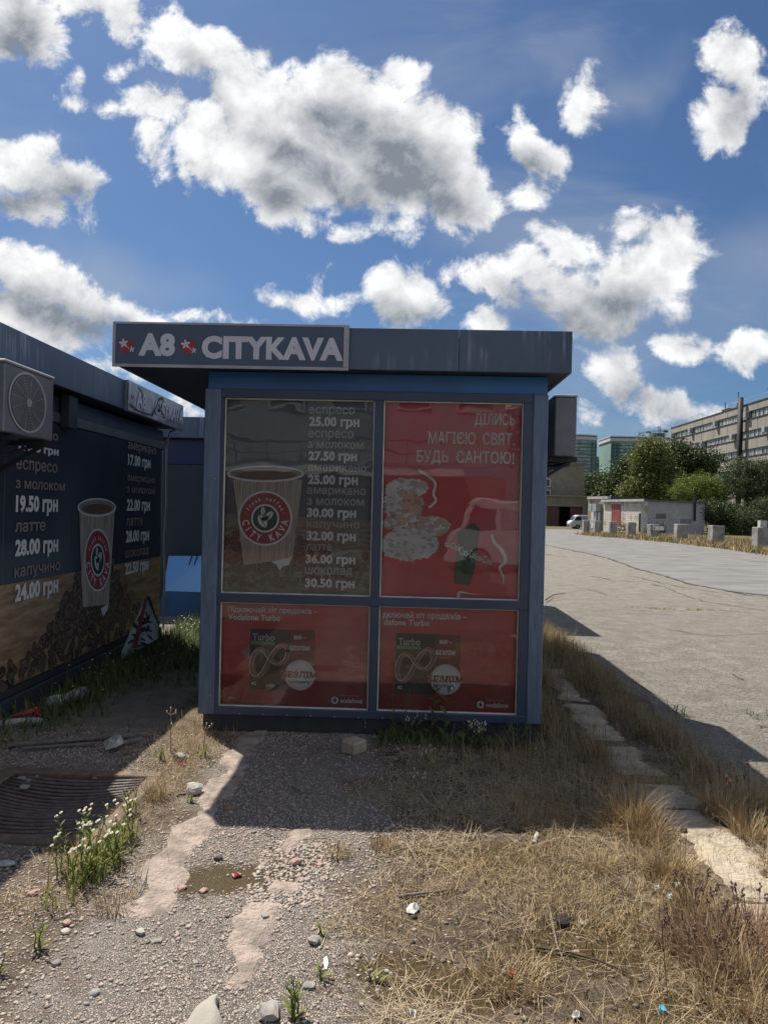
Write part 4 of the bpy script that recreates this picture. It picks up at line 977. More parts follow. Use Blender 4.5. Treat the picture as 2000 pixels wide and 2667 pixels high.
rock(467, 1985, .045, STG, 'grey square stone among weeds at the left corner of the middle kiosk', seed=5, flat=.9, sides=2)
rock(1105, 1995, .01, STG, 'tiny grey pebble in the shade before the kiosk plants', seed=2)
rock(568, 2240, .023, STD, 'dark round stone on the sunlit gravel', seed=8, flat=.6)
rock(770, 2250, .027, STP, 'pink stone beside the mossy patch', seed=9); rock(834, 2256, .018, STP, 'small pale pink stone right of the mossy patch', seed=12)
rock(660, 2168, .018, STG, 'flat grey stone just outside the kiosk shadow', seed=13, flat=.4)
rock(700, 2640, .045, STG, 'large grey stone at the bottom of the picture beside the pale slab', seed=14, flat=.45)
rock(818, 2455, .026, STG, 'grey rounded stone by the mortar patch at the lower middle', seed=15); rock(172, 2430, .020, STW, 'white stone on the gravel at the lower left', seed=16, flat=.5)
rock(175, 2408, .019, STP, 'pink stone on the gravel at the lower left above a white one', seed=17, flat=.6); rock(148, 2513, .017, STG, 'small pale stone casting a shadow at the lower left', seed=18)
rock(365, 2432, .020, STW, 'white stone at the lower end of the long mortar strip', seed=19); rock(690, 2392, .018, STG, 'grey and white stone left of the mortar patch', seed=20, flat=.8)
rock(90, 2328, .026, STP, 'pinkish flat rock left of the flowering weeds', seed=21, flat=.4, rot=1); rock(475, 2315, .022, STP, 'pale pink stone lying on the brown moss', seed=22, flat=.4); rock(530, 2322, .020, STP, 'salmon stone on the brown moss, right one of two', seed=23, flat=.4)
rock(805, 2570, .024, STG, 'pale flat stone near the grass tuft at the lower middle', seed=24, flat=.35); rock(232, 2548, .012, STW, 'tiny white stone on the lower left gravel', seed=25)
rock(245, 2590, .022, STG, 'small crooked grey stone near the lower left bottom', seed=26, flat=.4); rock(1513, 2408, .016, STG, 'grey stone beside the black clod in the dry grass', seed=28)
rock(1465, 2405, .040, pm('black_clod', (.015, .013, .014), (.03, .025, .02), 1, scale=30, bump=1), 'black burnt clod in the dry straw', 'clod', 'clod', .45, seed=27)
rock(1780, 2170, .018, MATS['black_clod'], 'dark clod on the sandy kerb slab', 'clod', 'clod', 1.2, seed=29)
rock(1500, 2480, .013, STP, 'pale flat pebble in straw right of the black clod', seed=40, flat=.4)
# concrete block and broken pieces in the shade
def slabbox(px, py, sx_, sy_, sz_, rz, mat, name, label, cat, bev=.006, tilt=0):
    p_ = Gh(px, py); mb = MB(); c = Vector((p_.x, p_.y, Hf(p_.x, p_.y)+sz_/2-.004)); R_ = Matrix.Rotation(rz, 3, 'Z') @ Matrix.Rotation(tilt, 3, 'X')
    mb.obox(c, R_ @ Vector((sx_/2, 0, 0)), R_ @ Vector((0, sy_/2, 0)), R_ @ Vector((0, 0, sz_/2))); o = mb.build(name, mat, None, bev)
    return tag(o, label, cat)
slabbox(922, 1958, .115, .135, .085, -.62, pm('pale_brick', (.42, .36, .29), (.33, .285, .235), .9, scale=16, bump=.7, bscale=60), 'concrete_block', 'pale sand coloured concrete block lying in the shade before the middle kiosk', 'block', .010)
slabbox(600, 2106, .055, .035, .012, .2, pm('card_brown', (.30, .19, .12), rough=.9), 'brick_chip', 'small flat tan brick chip at the edge of the kiosk shadow', 'brick chip', .002)
def rag(pts, name, mat, label, cat, lift=.006, th=.004, wob=.01):
    """crumpled sheet: outline in photo pixels set down on the ground, with thickness"""
    g = [Gh(*q) for q in pts]; c = sum(g, Vector())/len(g); rd = random.Random(int(c.x*1000)); mb = MB(); n = len(g)
    top = [Vector((q.x, q.y, Hf(q.x, q.y)+lift+rd.uniform(0, wob))) for q in g]; mid = [q.lerp(c, .45)+Vector((0, 0, lift+rd.uniform(-.2, 1.6)*wob-q.lerp(c, .45).z+Hf(q.x, q.y))) for q in g]
    ctr = Vector((c.x, c.y, Hf(c.x, c.y)+lift+wob)); V = top+mid+[ctr]+[q-Vector((0, 0, th)) for q in top]
    F = [(i, (i+1) % n, n+(i+1) % n, n+i) for i in range(n)]+[(n+i, n+(i+1) % n, 2*n) for i in range(n)]+[(2*n+1+i, 2*n+1+(i+1) % n, (i+1) % n, i) for i in range(n)]
    mb.add(V, F); return tag(mb.build(name, mat), label, cat)
PAPER = pm('dirty_paper', (.55, .55, .53), (.36, .36, .35), .8, scale=30, bump=.5); BLU = pm('cap_cyan', (.02, .42, .62), rough=.4); REDL = pm('litter_red', (.26, .03, .035), rough=.5)
rag([(0, 2247), (15, 2244), (38, 2250), (40, 2258), (10, 2262), (-20, 2262), (-25, 2248)], 'paper_scrap', PAPER, 'pale blue-white paper scrap at the left edge in the shade', 'paper')
rag([(1057, 2375), (1068, 2360), (1085, 2362), (1092, 2375), (1078, 2388), (1060, 2386)], 'tissue', PAPER, 'crumpled white tissue in the middle of the dry grass', 'paper', wob=.015)
rag([(843, 2500), (852, 2496), (855, 2515), (851, 2528), (845, 2527)], 'plastic_strip', pm('plain_white', (.8, .8, .8), rough=.5), 'bright white upright strip of plastic at the lower middle', 'litter', wob=.004)
rag([(1488, 2650), (1500, 2642), (1515, 2650), (1508, 2660), (1492, 2660)], 'paper_scrap', PAPER, 'crumpled white scrap at the bottom edge right of the middle', 'paper', wob=.015)
rag([(1320, 2538), (1340, 2534), (1342, 2545), (1328, 2550)], 'plastic_scrap', pm('litter_orange', (.40, .10, .06), rough=.5), 'small orange-red scrap in the dry grass at the lower right', 'litter', wob=.012)
rag([(603, 2283), (615, 2278), (630, 2280), (628, 2285), (610, 2290)], 'plastic_scrap', REDL, 'small red plastic scrap on the upper edge of the brown moss', 'litter', wob=.008)
rag([(463, 1990), (478, 1986), (484, 1996), (470, 2000)], 'plastic_scrap', REDL, 'red scrap beside the square grey stone', 'litter', wob=.01)
rag([(1385, 2195), (1396, 2172), (1402, 2180), (1396, 2200)], 'paper_scrap', PAPER, 'small white scrap at the lower edge of the kiosk shadow on the right', 'paper', wob=.02)
rag([(1065, 2645), (1078, 2635), (1085, 2650), (1080, 2660), (1068, 2655)], 'plastic_scrap', pm('clear_scrap', (.5, .5, .48), rough=.3), 'curled pale scrap at the bottom near the middle', 'litter', wob=.015)
rag([(388, 2450), (425, 2447), (420, 2456), (395, 2458)], 'plastic_strip', STG, 'thin pale splinter on the gravel below the long mortar strip', 'litter', wob=.003)
q = Gh(1722, 2636); MB().tube([(q.x, q.y, Hf(q.x, q.y)), (q.x+.002, q.y-.003, Hf(q.x, q.y)+.016)], .014, 12).build('bottle_cap', BLU, label='cyan plastic bottle cap in the dry grass at the lower right', category='bottle cap') if False else tag(MB().tube([(q.x, q.y, Hf(q.x, q.y)), (q.x+.002, q.y-.003, Hf(q.x, q.y)+.016)], .011, 12).build('bottle_cap', BLU), 'cyan plastic bottle cap in the dry grass at the lower right', 'bottle cap')
# crushed cup, red and white strip, plank, crumpled paper on the left
a = Gh(150, 1842); b = Gh(222, 1818); up = Vector((0, 0, .05))
cupt = thing('foam_roll', 'dirty foam roll with a torn white end lying beside the left kiosk', 'litter', (a.x, a.y, 0))
MB().tube([a+up*.9, a.lerp(b, .3)+up*.85, a.lerp(b, .7)+up*1.0, b+up*1.05], [.05, .044, .052, .046], 12).build('roll', pm('dirty_foam', (.32, .32, .31), (.20, .20, .20), .8, scale=20, bump=.8, bscale=30), cupt, smooth=True)
d = (b-a).normalized(); MB().tube([a+up*.9-d*.05, a+up*.9+d*.015], [.056, .053], 12, cap=True).build('torn_end', pm('white_foam', (.60, .66, .70), rough=.7), cupt)
rw = thing('barrier_strip', 'crumpled red and white plastic strip at the left edge in the shade', 'litter', tuple(Gh(60, 1900)))
def strip3(pts, wd, hh, mat, parent, name):
    g = [Gh(*q) for q in pts]; mb = MB(); mb.tube([Vector((q.x, q.y, Hf(q.x, q.y)+h_)) for q, h_ in zip(g, hh)], wd, 6); return mb.build(name, mat, parent)
strip3([(-40, 1905), (0, 1897), (50, 1888), (100, 1888), (108, 1884)], [.03, .03, .028, .03, .014], [.025]*5, PAPER, rw, 'white_part')
strip3([(30, 1884), (65, 1878), (98, 1870), (105, 1878)], [.006, .026, .04, .012], [.05, .055, .055, .03], pm('strip_red', (.36, .02, .035), rough=.5), rw, 'red_part')
WOODG = pm('grey_plank', (.24, .225, .205), (.15, .14, .13), .9, scale=8, stretch=(1, 12, 1), bump=.5)
def plank(p0, p1, wd, th, label):
    a, b = Gh(*p0), Gh(*p1); d = b-a; mb = MB(); mb.obox(a.lerp(b, .5)+Vector((0, 0, th+.012)), d/2, Vector((-d.y, d.x, 0)).normalized()*wd/2, (0, 0, th/2)); return tag(mb.build('plank', WOODG, None, .003), label, 'plank')
plank((20, 1952), (385, 1922), .035, .02, 'long weathered grey plank lying in the shade behind the grate'); plank((60, 1958), (250, 1945), .025, .012, 'thin grey lath beside the long plank behind the grate')
plank((318, 1945), (372, 1932), .03, .015, 'short pale plank end left of the sunlit wedge')
rag([(270, 1948), (290, 1935), (315, 1930), (325, 1942), (318, 1955), (300, 1965), (275, 1962)], 'crumpled_paper', PAPER, 'crumpled white paper lying against the long plank', 'paper', wob=.05)
for px_, py_, s_, l_ in ((55, 2125, .035, 'crumpled grey leaf paper on the grate, upper one'), (72, 2130, .03, 'grey stone chip resting on the middle of the grate'), (64, 2152, .045, 'largest grey chip lying on the grate'), (95, 2116, .02, 'small grey chip on the grate right of the others'), (262, 2090, .02, 'small chip on the right part of the grate'), (245, 2122, .022, 'flat chip on the right part of the grate, near one')):
    rock(px_, py_, s_*.7, STG, l_, 'stone', 'stone_chip', .45, seed=31, sink=-.2)
    bpy.context.scene.objects[-1] if False else None
# stones put on the bars lie at bar height, not in the pit
for o in list(COL.objects):
    if o.name.startswith('stone_chip') and 'grate' in o.get('label', ''): o.location.z = -.012
rag([(48, 1998), (80, 1985), (105, 1982), (75, 1996), (52, 2002)], 'paper_scrap', pm('mud_paper', (.24, .22, .20), rough=.9), 'thin pale scrap on the dirt just behind the grate', 'paper', wob=.006)
# ------------------------------------------------------------------ folded board and blue sheet behind the left kiosk
ab = thing('tent_board', 'triangular folded pavement board with dark pattern and red edge behind the left kiosk', 'board', (-2.75, 7.5, 0))
Yb = 7.45; ap = P(381, 1552, Yb); lf = P(290, 1712, 7.32); rf = P(429, 1690, 7.6); lf.z = 0; rf.z = 0; lf.x = max(lf.x, XW+.06)
MB().prism([ap, lf, P(345, 1700, Yb)*1, P(411, 1663, Yb), P(413, 1632, Yb)], (0, .02, 0)).build('printed_face', pm('tent_print', (.36, .47, .55), (.20, .29, .36), .35, scale=5), ab)
rdx = random.Random(4); mb = MB()
for k in range(34):
    x = rdx.uniform(.12, .88); t_ = rdx.uniform(.35, 1.0); b0 = ap.lerp(lf, t_); b1 = ap.lerp(P(411, 1663, Yb), t_); c = b0.lerp(b1, x); c.y = Yb-.006-.0003*k-.13*t_*(1-x)*.9
    an = rdx.uniform(0, 3.1); mb.disc(c, (math.cos(an)*.045, 0, math.sin(an)*.045), (-math.sin(an)*.010, 0, math.cos(an)*.010), 8)
mb.build('printed_pattern', pm('tent_ink', (.03, .045, .06)), ab, kind='stuff')
MB().prism([P(378, 1555, Yb-.15), P(385, 1558, Yb-.15), P(355, 1690, Yb-.15), P(344, 1690, Yb-.15)], (0, .01, 0)).build('red_edge', pm('tent_red', (.22, .045, .06), rough=.5), ab)
MB().prism([ap, ap+Vector((.03, 0, -.01)), rf+Vector((.04, 0, .0)), P(413, 1632, Yb)], (0, .03, 0)).build('dark_leg', pm('tent_dark', (.02, .024, .03)), ab)
BSH = bpy.data.materials.new('glossy_blue_sheet'); BSH.use_nodes = True; t = NT(BSH.node_tree); b = t.node('ShaderNodeBsdfPrincipled'); b.inputs['Base Color'].default_value = (.13, .33, .60, 1); b.inputs['Roughness'].default_value = .22; b.inputs['Specular IOR Level'].default_value = .9; b.inputs['Metallic'].default_value = .35
g_ = t.node('ShaderNodeNewGeometry'); bn = t.node('ShaderNodeBump'); bn.inputs['Strength'].default_value = .3; t.put(bn.inputs['Height'], t.noise(g_.outputs['Position'], 4, 3)); t.l.new(bn.outputs[0], b.inputs['Normal']); o_ = t.node('ShaderNodeOutputMaterial'); t.l.new(b.outputs[0], o_.inputs[0])
bs = thing('leaning_sheet', 'glossy blue sheet leaning against the kiosk behind, in the gap', 'metal sheet', (-3.2, 10.6, 0))
c0 = P(440, 1448, 11.0); c1 = P(545, 1448, 11.0); d0 = P(425, 1560, 10.55); d1 = P(545, 1560, 10.55); d0.z = 0.35; d1.z = .35
MB().prism([c0, c1, d1, d0], (0, .025, 0)).build('sheet', BSH, bs)
e0 = d0+Vector((-.06, -.12, -.36)); e1 = d1+Vector((0, -.12, -.36)); MB().prism([d0+Vector((0, 0, -.004)), d1+Vector((0, 0, -.004)), e1, e0], (0, .025, 0)).build('lower_sheet', pm('sheet_dark_reflection', (.03, .10, .22), (.02, .06, .14), .35, scale=2), bs)  # bright top, dark foot: the sheet's sky reflection is put into its two blues
for x in (498, 512): MB().prism([P(x, 1448, 10.98), P(x+3, 1448, 10.98), P(x-24, 1545, 10.58), P(x-27, 1545, 10.58)], (0, .01, 0)).build('dark_rib', ACB, bs)
# ------------------------------------------------------------------ vegetation
def ribbons(name, base, ang, L, lean, curl, wd, mat, parent=None, nseg=3, **tags):
    """blades as tapering ribbons: base (n,3), direction, length, lean from the vertical, curl, width"""
    n = len(base); base = np.asarray(base, float); V = []; ca, sa = np.cos(ang), np.sin(ang)
    p = base.copy(); th = np.asarray(lean, float).copy()
    side = np.stack([-sa, ca, np.zeros(n)], 1)
    rows = []
    for k in range(nseg+1):
        w_ = wd*(1-k/nseg)**.7*.5+wd*.04
        rows.append(p-side*w_[:, None]); rows.append(p+side*w_[:, None])
        st = L/nseg; d = np.stack([np.sin(th)*ca, np.sin(th)*sa, np.cos(th)], 1); p = p+d*st[:, None]; th = th+curl/nseg
    V = np.stack(rows, 1).reshape(-1, 3); b = (np.arange(n)*(2*nseg+2))[:, None]
    F = np.concatenate([np.stack([b[:, 0]+2*k, b[:, 0]+2*k+1, b[:, 0]+2*k+3, b[:, 0]+2*k+2], 1) for k in range(nseg)])
    if tags.get('only'): return V, F
    return npmesh(name, V, F, mat, parent, **tags)
def leafmat(name, cols, rough=.6, trans=.25, spec=.3):
    if name in MATS: return MATS[name]
    m = bpy.data.materials.new(name); m.use_nodes = True; t = NT(m.node_tree); g = t.node('ShaderNodeNewGeometry')
    r = t.node('ShaderNodeValToRGB'); e = r.color_ramp.elements
    for i, c in enumerate(cols):
        q = e[i] if i < 2 else e.new(.5)
        q.position = min(1, i/(len(cols)-1)) if i < 2 else i/(len(cols)-1); q.color = c+(1,)
    # positions in order
    ps = [i/(len(cols)-1) for i in range(len(cols))]
    for i, q in enumerate(sorted(range(len(e)), key=lambda k: e[k].position)): pass
    t.put(r.inputs[0], g.outputs['Random Per Island'])
    b = t.node('ShaderNodeBsdfPrincipled'); t.put(b.inputs['Base Color'], r.outputs[0]); b.inputs['Roughness'].default_value = rough; b.inputs['Specular IOR Level'].default_value = spec
    tr = t.node('ShaderNodeBsdfTranslucent'); t.put(tr.inputs[0], r.outputs[0]); mx = t.node('ShaderNodeMixShader'); mx.inputs[0].default_value = trans
    t.l.new(b.outputs[0], mx.inputs[1]); t.l.new(tr.outputs[0], mx.inputs[2]); o = t.node('ShaderNodeOutputMaterial'); t.l.new(mx.outputs[0], o.inputs[0])
    MATS[name] = m; return m
STRAW = leafmat('dry_straw', [(.19, .14, .08), (.58, .45, .26), (.38, .28, .155), (.46, .37, .25), (.28, .19, .10)], .75, .15)
STRAWG = leafmat('grey_straw', [(.21, .165, .115), (.53, .43, .30), (.34, .26, .175), (.44, .34, .225)], .75, .12)
BROWN = leafmat('brown_grass', [(.14, .09, .05), (.38, .27, .15), (.25, .165, .09), (.32, .24, .14)], .7, .2)
OLIVE = leafmat('olive_grass', [(.085, .085, .030), (.20, .165, .07), (.15, .15, .055)], .7, .25)
WEEDG = leafmat('weed_leaves', [(.10, .13, .035), (.27, .29, .08), (.18, .21, .055)], .55, .35)
DARKW = leafmat('dark_weed_leaves', [(.07, .10, .04), (.15, .19, .075), (.105, .14, .055)], .6, .3)
MOSSY = leafmat('mossy_brown', [(.10, .075, .03), (.16, .12, .045)], .9, .1)
REDB = leafmat('reddish_dry', [(.15, .08, .055), (.26, .15, .10), (.20, .12, .09), (.31, .22, .15)], .7, .2)
def scatter(n, x0, x1, y0, y1, dens, seed, lift=0.0):
    r = np.random.default_rng(seed); out = []; tot = 0
    while tot < n:
        x = r.uniform(x0, x1, n*2); y = r.uniform(y0, y1, n*2); k = r.uniform(0, 1, n*2) < dens(x, y); out.append(np.stack([x[k], y[k]], 1)); tot += k.sum()
        if len(out) > 40: break
    q = np.concatenate(out)[:n]; z = H(q[:, 0], q[:, 1])+lift; return np.column_stack([q, z]), r
# where the dry grass grows
def dstraw(x, y):
    e = x+(fb(x, y, 2.3, 5)-.5)*.7
    d = sm(-.28, .15, e)*sm(5.15, 4.7, y)*(.35+.65*fb(x, y, 3.1, 9))
    kerb = sm(1.28, 1.36, x)*sm(1.72, 1.64, x)*sm(7, 4.6, y)*0+sm(1.30, 1.37, x)*sm(1.70, 1.63, x)
    return d*(1-.72*kerb*sm(4.3, 4.1, y))*sm(2.35, 2.05, x)
B, r = scatter(20000, -.6, 2.3, 1.7, 5.1, lambda x, y: dstraw(x, y)*(.12+.88*sm(.30, .62, fb(x, y, 1.7, 33))), 1, .006); n = len(B)
ribbons('fallen_straw', B, r.uniform(0, 6.28, n), r.uniform(.05, .26, n)*r.uniform(.5, 1, n), r.uniform(1.2, 1.58, n), r.normal(.15, .5, n), r.uniform(.0007, .0022, n), STRAWG, nseg=5, kind='stuff')
B, r = scatter(26000, -.7, 2.3, 1.7, 5.1, lambda x, y: dstraw(x, y)*(.15+.85*sm(.42, .62, fb(x, y, 2.6, 14)))*1.2, 2, .0); n = len(B)
ribbons('short_dry_grass', B, r.uniform(0, 6.28, n), r.uniform(.02, .085, n), r.uniform(.2, 1.35, n), r.normal(.3, .5, n), r.uniform(.0012, .003, n), STRAW, nseg=3, kind='stuff')
B, r = scatter(5000, -.7, 2.3, 1.7, 5.1, lambda x, y: dstraw(x, y)*sm(.5, .7, fb(x, y, 2.0, 24)), 12, .0); n = len(B)
ribbons('brown_ground_grass', B, r.uniform(0, 6.28, n), r.uniform(.02, .07, n), r.uniform(.1, 1.2, n), r.normal(.3, .5, n), r.uniform(.0015, .004, n), MOSSY, nseg=2, kind='stuff')
# tall brown grass beside the kiosk and along the kerb
def dtall(x, y):
    c1 = np.exp(-((x-(1.22+.05*np.sin(y*1.7)))/.13)**2)*sm(2.1, 2.6, y)
    c2 = np.exp(-((x-1.86)/.13)**2)*sm(2.3, 2.9, y)
    kerb = sm(1.30, 1.36, x)*sm(1.72, 1.66, x)*sm(5.4, 4.6, y)
    beh = sm(1.0, 1.06, x)*sm(2.08, 1.95, x)*sm(4.9, 5.6, y)*.75*(1-.75*np.exp(-((x-1.5)/.14)**2))
    clump = .25+.75*sm(.35, .65, fb(x, y, 2.7, 31))
    frontk = np.exp(-((x-.95)/.35)**2)*sm(5.1, 4.85, y)*sm(3.6, 4.2, y)*.35
    return np.clip((c1+c2+beh+frontk)*clump*(1-.9*kerb), 0, 1)
B, r = scatter(15500, .3, 2.15, 2.0, 9.6, dtall, 3); n = len(B)
hh_ = r.uniform(.06, .21, n)*(0.6+.7*fb(B[:, 0], B[:, 1], 2.7, 31))*np.where(B[:, 1] > 4.5, 1.15, .85)
sh = np.array(['a'])
k = r.uniform(0, 1, n); a_ = r.uniform(0, 6.28, n)
for nm, m_, sel in (('tall_brown_grass', BROWN, k < .55), ('tall_straw_grass', STRAW, (k >= .55) & (k < .85)), ('olive_dry_grass', OLIVE, k >= .85)):
    ribbons(nm, B[sel], a_[sel], hh_[sel]*1.15, np.abs(r.normal(.32, .38, sel.sum())), r.normal(.7, .8, sel.sum()), r.uniform(.0022, .0048, sel.sum()), m_, nseg=4, kind='stuff')
# grass at the foot of the lot behind the kiosk, bright tuft in the gap of light
B, r = scatter(900, 1.05, 1.75, 9.2, 10.6, lambda x, y: np.exp(-((x-1.35)/.25)**2)*np.exp(-((y-9.9)/.4)**2), 4); n = len(B)
ribbons('sunlit_tuft', B, r.uniform(0, 6.28, n), r.uniform(.15, .5, n), r.uniform(.1, .9, n), r.normal(.6, .4, n), r.uniform(.004, .009, n), STRAW, nseg=4, kind='stuff')
B, r = scatter(26000, -.1, 2.3, 10.4, 16, lambda x, y: .5+0*x, 41); n = len(B)
# left verge: dead weeds in the lit wedge and moss
B, r = scatter(5500, -1.95, -1.0, 2.5, 5.6, lambda x, y: np.exp(-((x+1.38)/.20)**2)*(.2+.8*fb(x, y, 4, 7))*sm(2.6, 2.9, y)*.9, 5); n = len(B)
ribbons('dead_weed_litter', B, r.uniform(0, 6.28, n), r.uniform(.02, .11, n), r.uniform(.3, 1.55, n), r.normal(.2, .5, n), r.uniform(.001, .003, n), STRAW, nseg=3, kind='stuff')
# green weeds along the left kiosk and the gap
def dweed(x, y):
    w1 = np.exp(-((x-XW-.25)/.28)**2)*sm(4.4, 5.6, y); w2 = sm(6.2, 7.4, y)*(.4+.6*fb(x, y, 2.2, 3))
    return np.clip((w1+w2*.8)*(.3+.7*fb(x, y, 3.3, 8)), 0, 1)*sm(-2.93, -2.86, x)
B, r = scatter(9000, -2.92, -1.35, 4.4, 10.9, dweed, 6); n = len(B)
ribbons('low_green_weeds', B, r.uniform(0, 6.28, n), r.uniform(.05, .22, n), r.uniform(.1, 1.1, n), r.normal(.4, .5, n), r.uniform(.006, .018, n), DARKW, nseg=3, kind='stuff')
B, r = scatter(260, -2.9, -1.4, 5.6, 10, dweed, 61); n = len(B); B[:, 2] += r.uniform(.08, .2, n)
ribbons('tiny_white_blossoms', B, r.uniform(0, 6.28, n), r.uniform(.012, .02, n), r.uniform(1.0, 1.5, n), r.normal(0, .1, n), r.uniform(.012, .02, n), pm('blossom_white', (.7, .7, .62), rough=.7), nseg=1, kind='stuff')
# ---- pebbles
def pebbles(name, P3, size, mat, seed, **tags):
    r = np.random.default_rng(seed); n = len(P3); bm = bmesh.new(); bmesh.ops.create_icosphere(bm, subdivisions=1, radius=1); v0 = np.array([v.co[:] for v in bm.verts]); f0 = np.array([[v.index for v in f.verts] for f in bm.faces]); bm.free()
    v0 = v0[None]*(1+r.normal(0, .16, (n, len(v0), 1)))
    sc = np.stack([size*r.uniform(.7, 1.4, n), size*r.uniform(.7, 1.2, n), size*r.uniform(.35, .7, n)], 1)
    v = v0*sc[:, None]; a = r.uniform(0, 6.28, n); c, s = np.cos(a)[:, None], np.sin(a)[:, None]
    v = np.stack([v[..., 0]*c-v[..., 1]*s, v[..., 0]*s+v[..., 1]*c, v[..., 2]], 2)+(P3+np.array([0, 0, 0]))[:, None]+np.stack([0*size, 0*size, size*.18], 1)[:, None]
    F = (f0[None]+(np.arange(n)*len(v0[0]))[:, None, None]).reshape(-1, 3)
    return npmesh(name, v.reshape(-1, 3), F, mat, **tags)
PEB = leafmat('gravel_stones', [(.14, .125, .11), (.40, .37, .33), (.27, .245, .22), (.46, .37, .32), (.21, .195, .18), (.50, .47, .43), (.30, .26, .22)], .85, 0.0)
def dgrav(x, y):
    s1 = np.exp(-((x+1.02)/.085)**2)*.9*(.5+.5*fb(x, y, 5, 3)); e = x+(fb(x, y, 2.3, 5)-.5)*.5
    moss_ = 1-.93*np.exp(-(((x+.73)/.33)**2+((y-3.10)/.12)**2)**2)-.0
    return moss_*np.clip(sm(.35, -.35, e)*(.35+.65*sm(.3, .7, fb(x, y, 1.9, 12))), 0, 1)*(1-np.clip(s1, 0, .92))*np.where((x > GX0-.1) & (x < GX1+.08) & (y > GY0-.09) & (y < GY1+.08), 0, 1)*sm(6.5, 4.8, y)
B, r = scatter(30000, -2.9, .9, 1.75, 5.2, dgrav, 7); pebbles('gravel', B, np.abs(r.normal(0, .0028, len(B)))+.0026, PEB, 1, kind='stuff')
B, r = scatter(520, -2.4, .9, 1.75, 5.2, dgrav, 8); pebbles('coarse_gravel', B, r.uniform(.006, .011, len(B)), PEB, 2, kind='stuff')
B, r = scatter(2600, 0, 2.0, 1.8, 5.1, lambda x, y: .35+0*x, 9); pebbles('soil_crumbs', B, np.abs(r.normal(0, .005, len(B)))+.002, leafmat('soil_crumbs', [(.06, .045, .03), (.24, .20, .16), (.13, .10, .075)], .9, 0), 3, kind='stuff')
B, r = scatter(900, -.62, -.30, 2.9, 3.5, lambda x, y: .6+0*x, 10); pebbles('rubble_by_mortar', B, r.uniform(.004, .012, len(B)), PEB, 4, kind='stuff')
# ---- single plants
def leaves(mb, stem_pts, n, L, wd, droop, rd, start=.15, up=.6, taper=1.0):
    m = len(stem_pts)
    for i in range(n):
        t = start+(1-start)*i/n; q = t*(m-1); k = min(int(q), m-2); p_ = Vector(stem_pts[k]).lerp(Vector(stem_pts[k+1]), q-k)
        a = i*2.4+rd.uniform(-.4, .4); l = L*(1-.65*t*taper)*rd.uniform(.7, 1.2); w_ = wd*(1-.5*t*taper)
        d = Vector((math.cos(a), math.sin(a), up)).normalized(); s = Vector((-math.sin(a), math.cos(a), 0))
        p1 = p_+d*l*.45; p2_ = p_+d*l-Vector((0, 0, droop*l))
        mb.add([p_-s*w_*.15, p_+s*w_*.15, p1+s*w_*.5, p1-s*w_*.5, p2_], [(0, 1, 2, 3), (3, 2, 4)])
def stemcurve(b, h_, rd, lean=.12, n=6):
    a = rd.uniform(0, 6.28); pts = []; 
    for i in range(n+1):
        t = i/n; pts.append((b.x+math.cos(a)*lean*h_*t*t+rd.uniform(-.004, .004), b.y+math.sin(a)*lean*h_*t*t, b.z+h_*t))
    return pts
GST = pm('green_stem', (.09, .14, .05), rough=.7); DST = pm('dry_stem', (.32, .24, .15), (.24, .17, .10), .8, scale=30)
PETW = pm('white_petals', (.60, .60, .50), rough=.7); YEL = pm('yellow_centre', (.65, .45, .06), rough=.7); SEED = pm('seed_fluff', (.62, .60, .55), rough=.9)
def weed(px, py, h_, label, kind='leafy', group=None, n=None, seed=0, spread=.02, lm=None):
    b = Gh(px, py) if not isinstance(px, Vector) else px
    rd = random.Random(seed+int(abs(b.x)*1000)); t = thing('weed_plant', label, 'plant', tuple(b), group)
    st = MB(); lf_ = MB(); fl = MB(); ce = MB(); n = n or 1
    for i in range(n):
        bb = b+Vector((rd.uniform(-spread, spread), rd.uniform(-spread, spread), 0)); hi = h_*rd.uniform(.75, 1.05); sp_ = stemcurve(bb, hi, rd, .10 if n == 1 else .25)
        st.tube(sp_, [.0035-.0022*k/6 for k in range(7)], 5)
        if kind == 'horse': leaves(lf_, sp_, int(hi/.011), .085, .010, .25, rd, .1, .8, 1.0)
        elif kind == 'broad': leaves(lf_, sp_, int(hi/.03), .13, .045, .2, rd, .05, .7, .8)
        elif kind in ('leafy', 'daisy'): leaves(lf_, sp_, int(hi/.016), .06, .013, .15, rd, .0, .9, .8)
        elif kind == 'sparse': leaves(lf_, sp_, 9, .05, .010, .2, rd, .0, 1.0, .8)
        if kind in ('daisy', 'sparse', 'seed', 'broad'):
            m_ = {'daisy': 2, 'sparse': 5, 'seed': 6, 'broad': 6}[kind]; top = Vector(sp_[-1]); k5 = Vector(sp_[-2])
            for j in range(m_):
                a = rd.uniform(0, 6.28); e = top+Vector((math.cos(a)*.022, math.sin(a)*.022, rd.uniform(-.015, .022)))*(1.6 if kind != 'daisy' else 1); st.tube([k5.lerp(top, .6), e], .0012, 4)
                if kind == 'daisy':
                    u = Vector((1, 0, .3)).normalized(); v = Vector((0, 1, .4)).normalized(); nn_ = 9
                    for q in range(nn_): an = 2*math.pi*q/nn_; d = u*math.cos(an)+v*math.sin(an); fl.disc(e+d*.0052, d*.0036, (v*math.cos(an)-u*math.sin(an))*.0015, 6)
                    ce.disc(e+Vector((0, -.0008, .0012)), u*.0026, v*.0026, 8)
                else: ce.tube([e-Vector((0, 0, .003)), e+Vector((0, 0, .009))], [.0035, .0042], 6)
    st.build('stem', DST if kind in ('seed', 'sparse') else GST, t)
    if lf_.v: lf_.build('foliage', lm or (DARKW if kind in ('horse', 'broad') else WEEDG), t)
    if fl.v: fl.build('petals', PETW, t, kind='stuff')
    if ce.v: ce.build('flower_heads', YEL if kind == 'daisy' else SEED, t, kind='stuff')
    return t
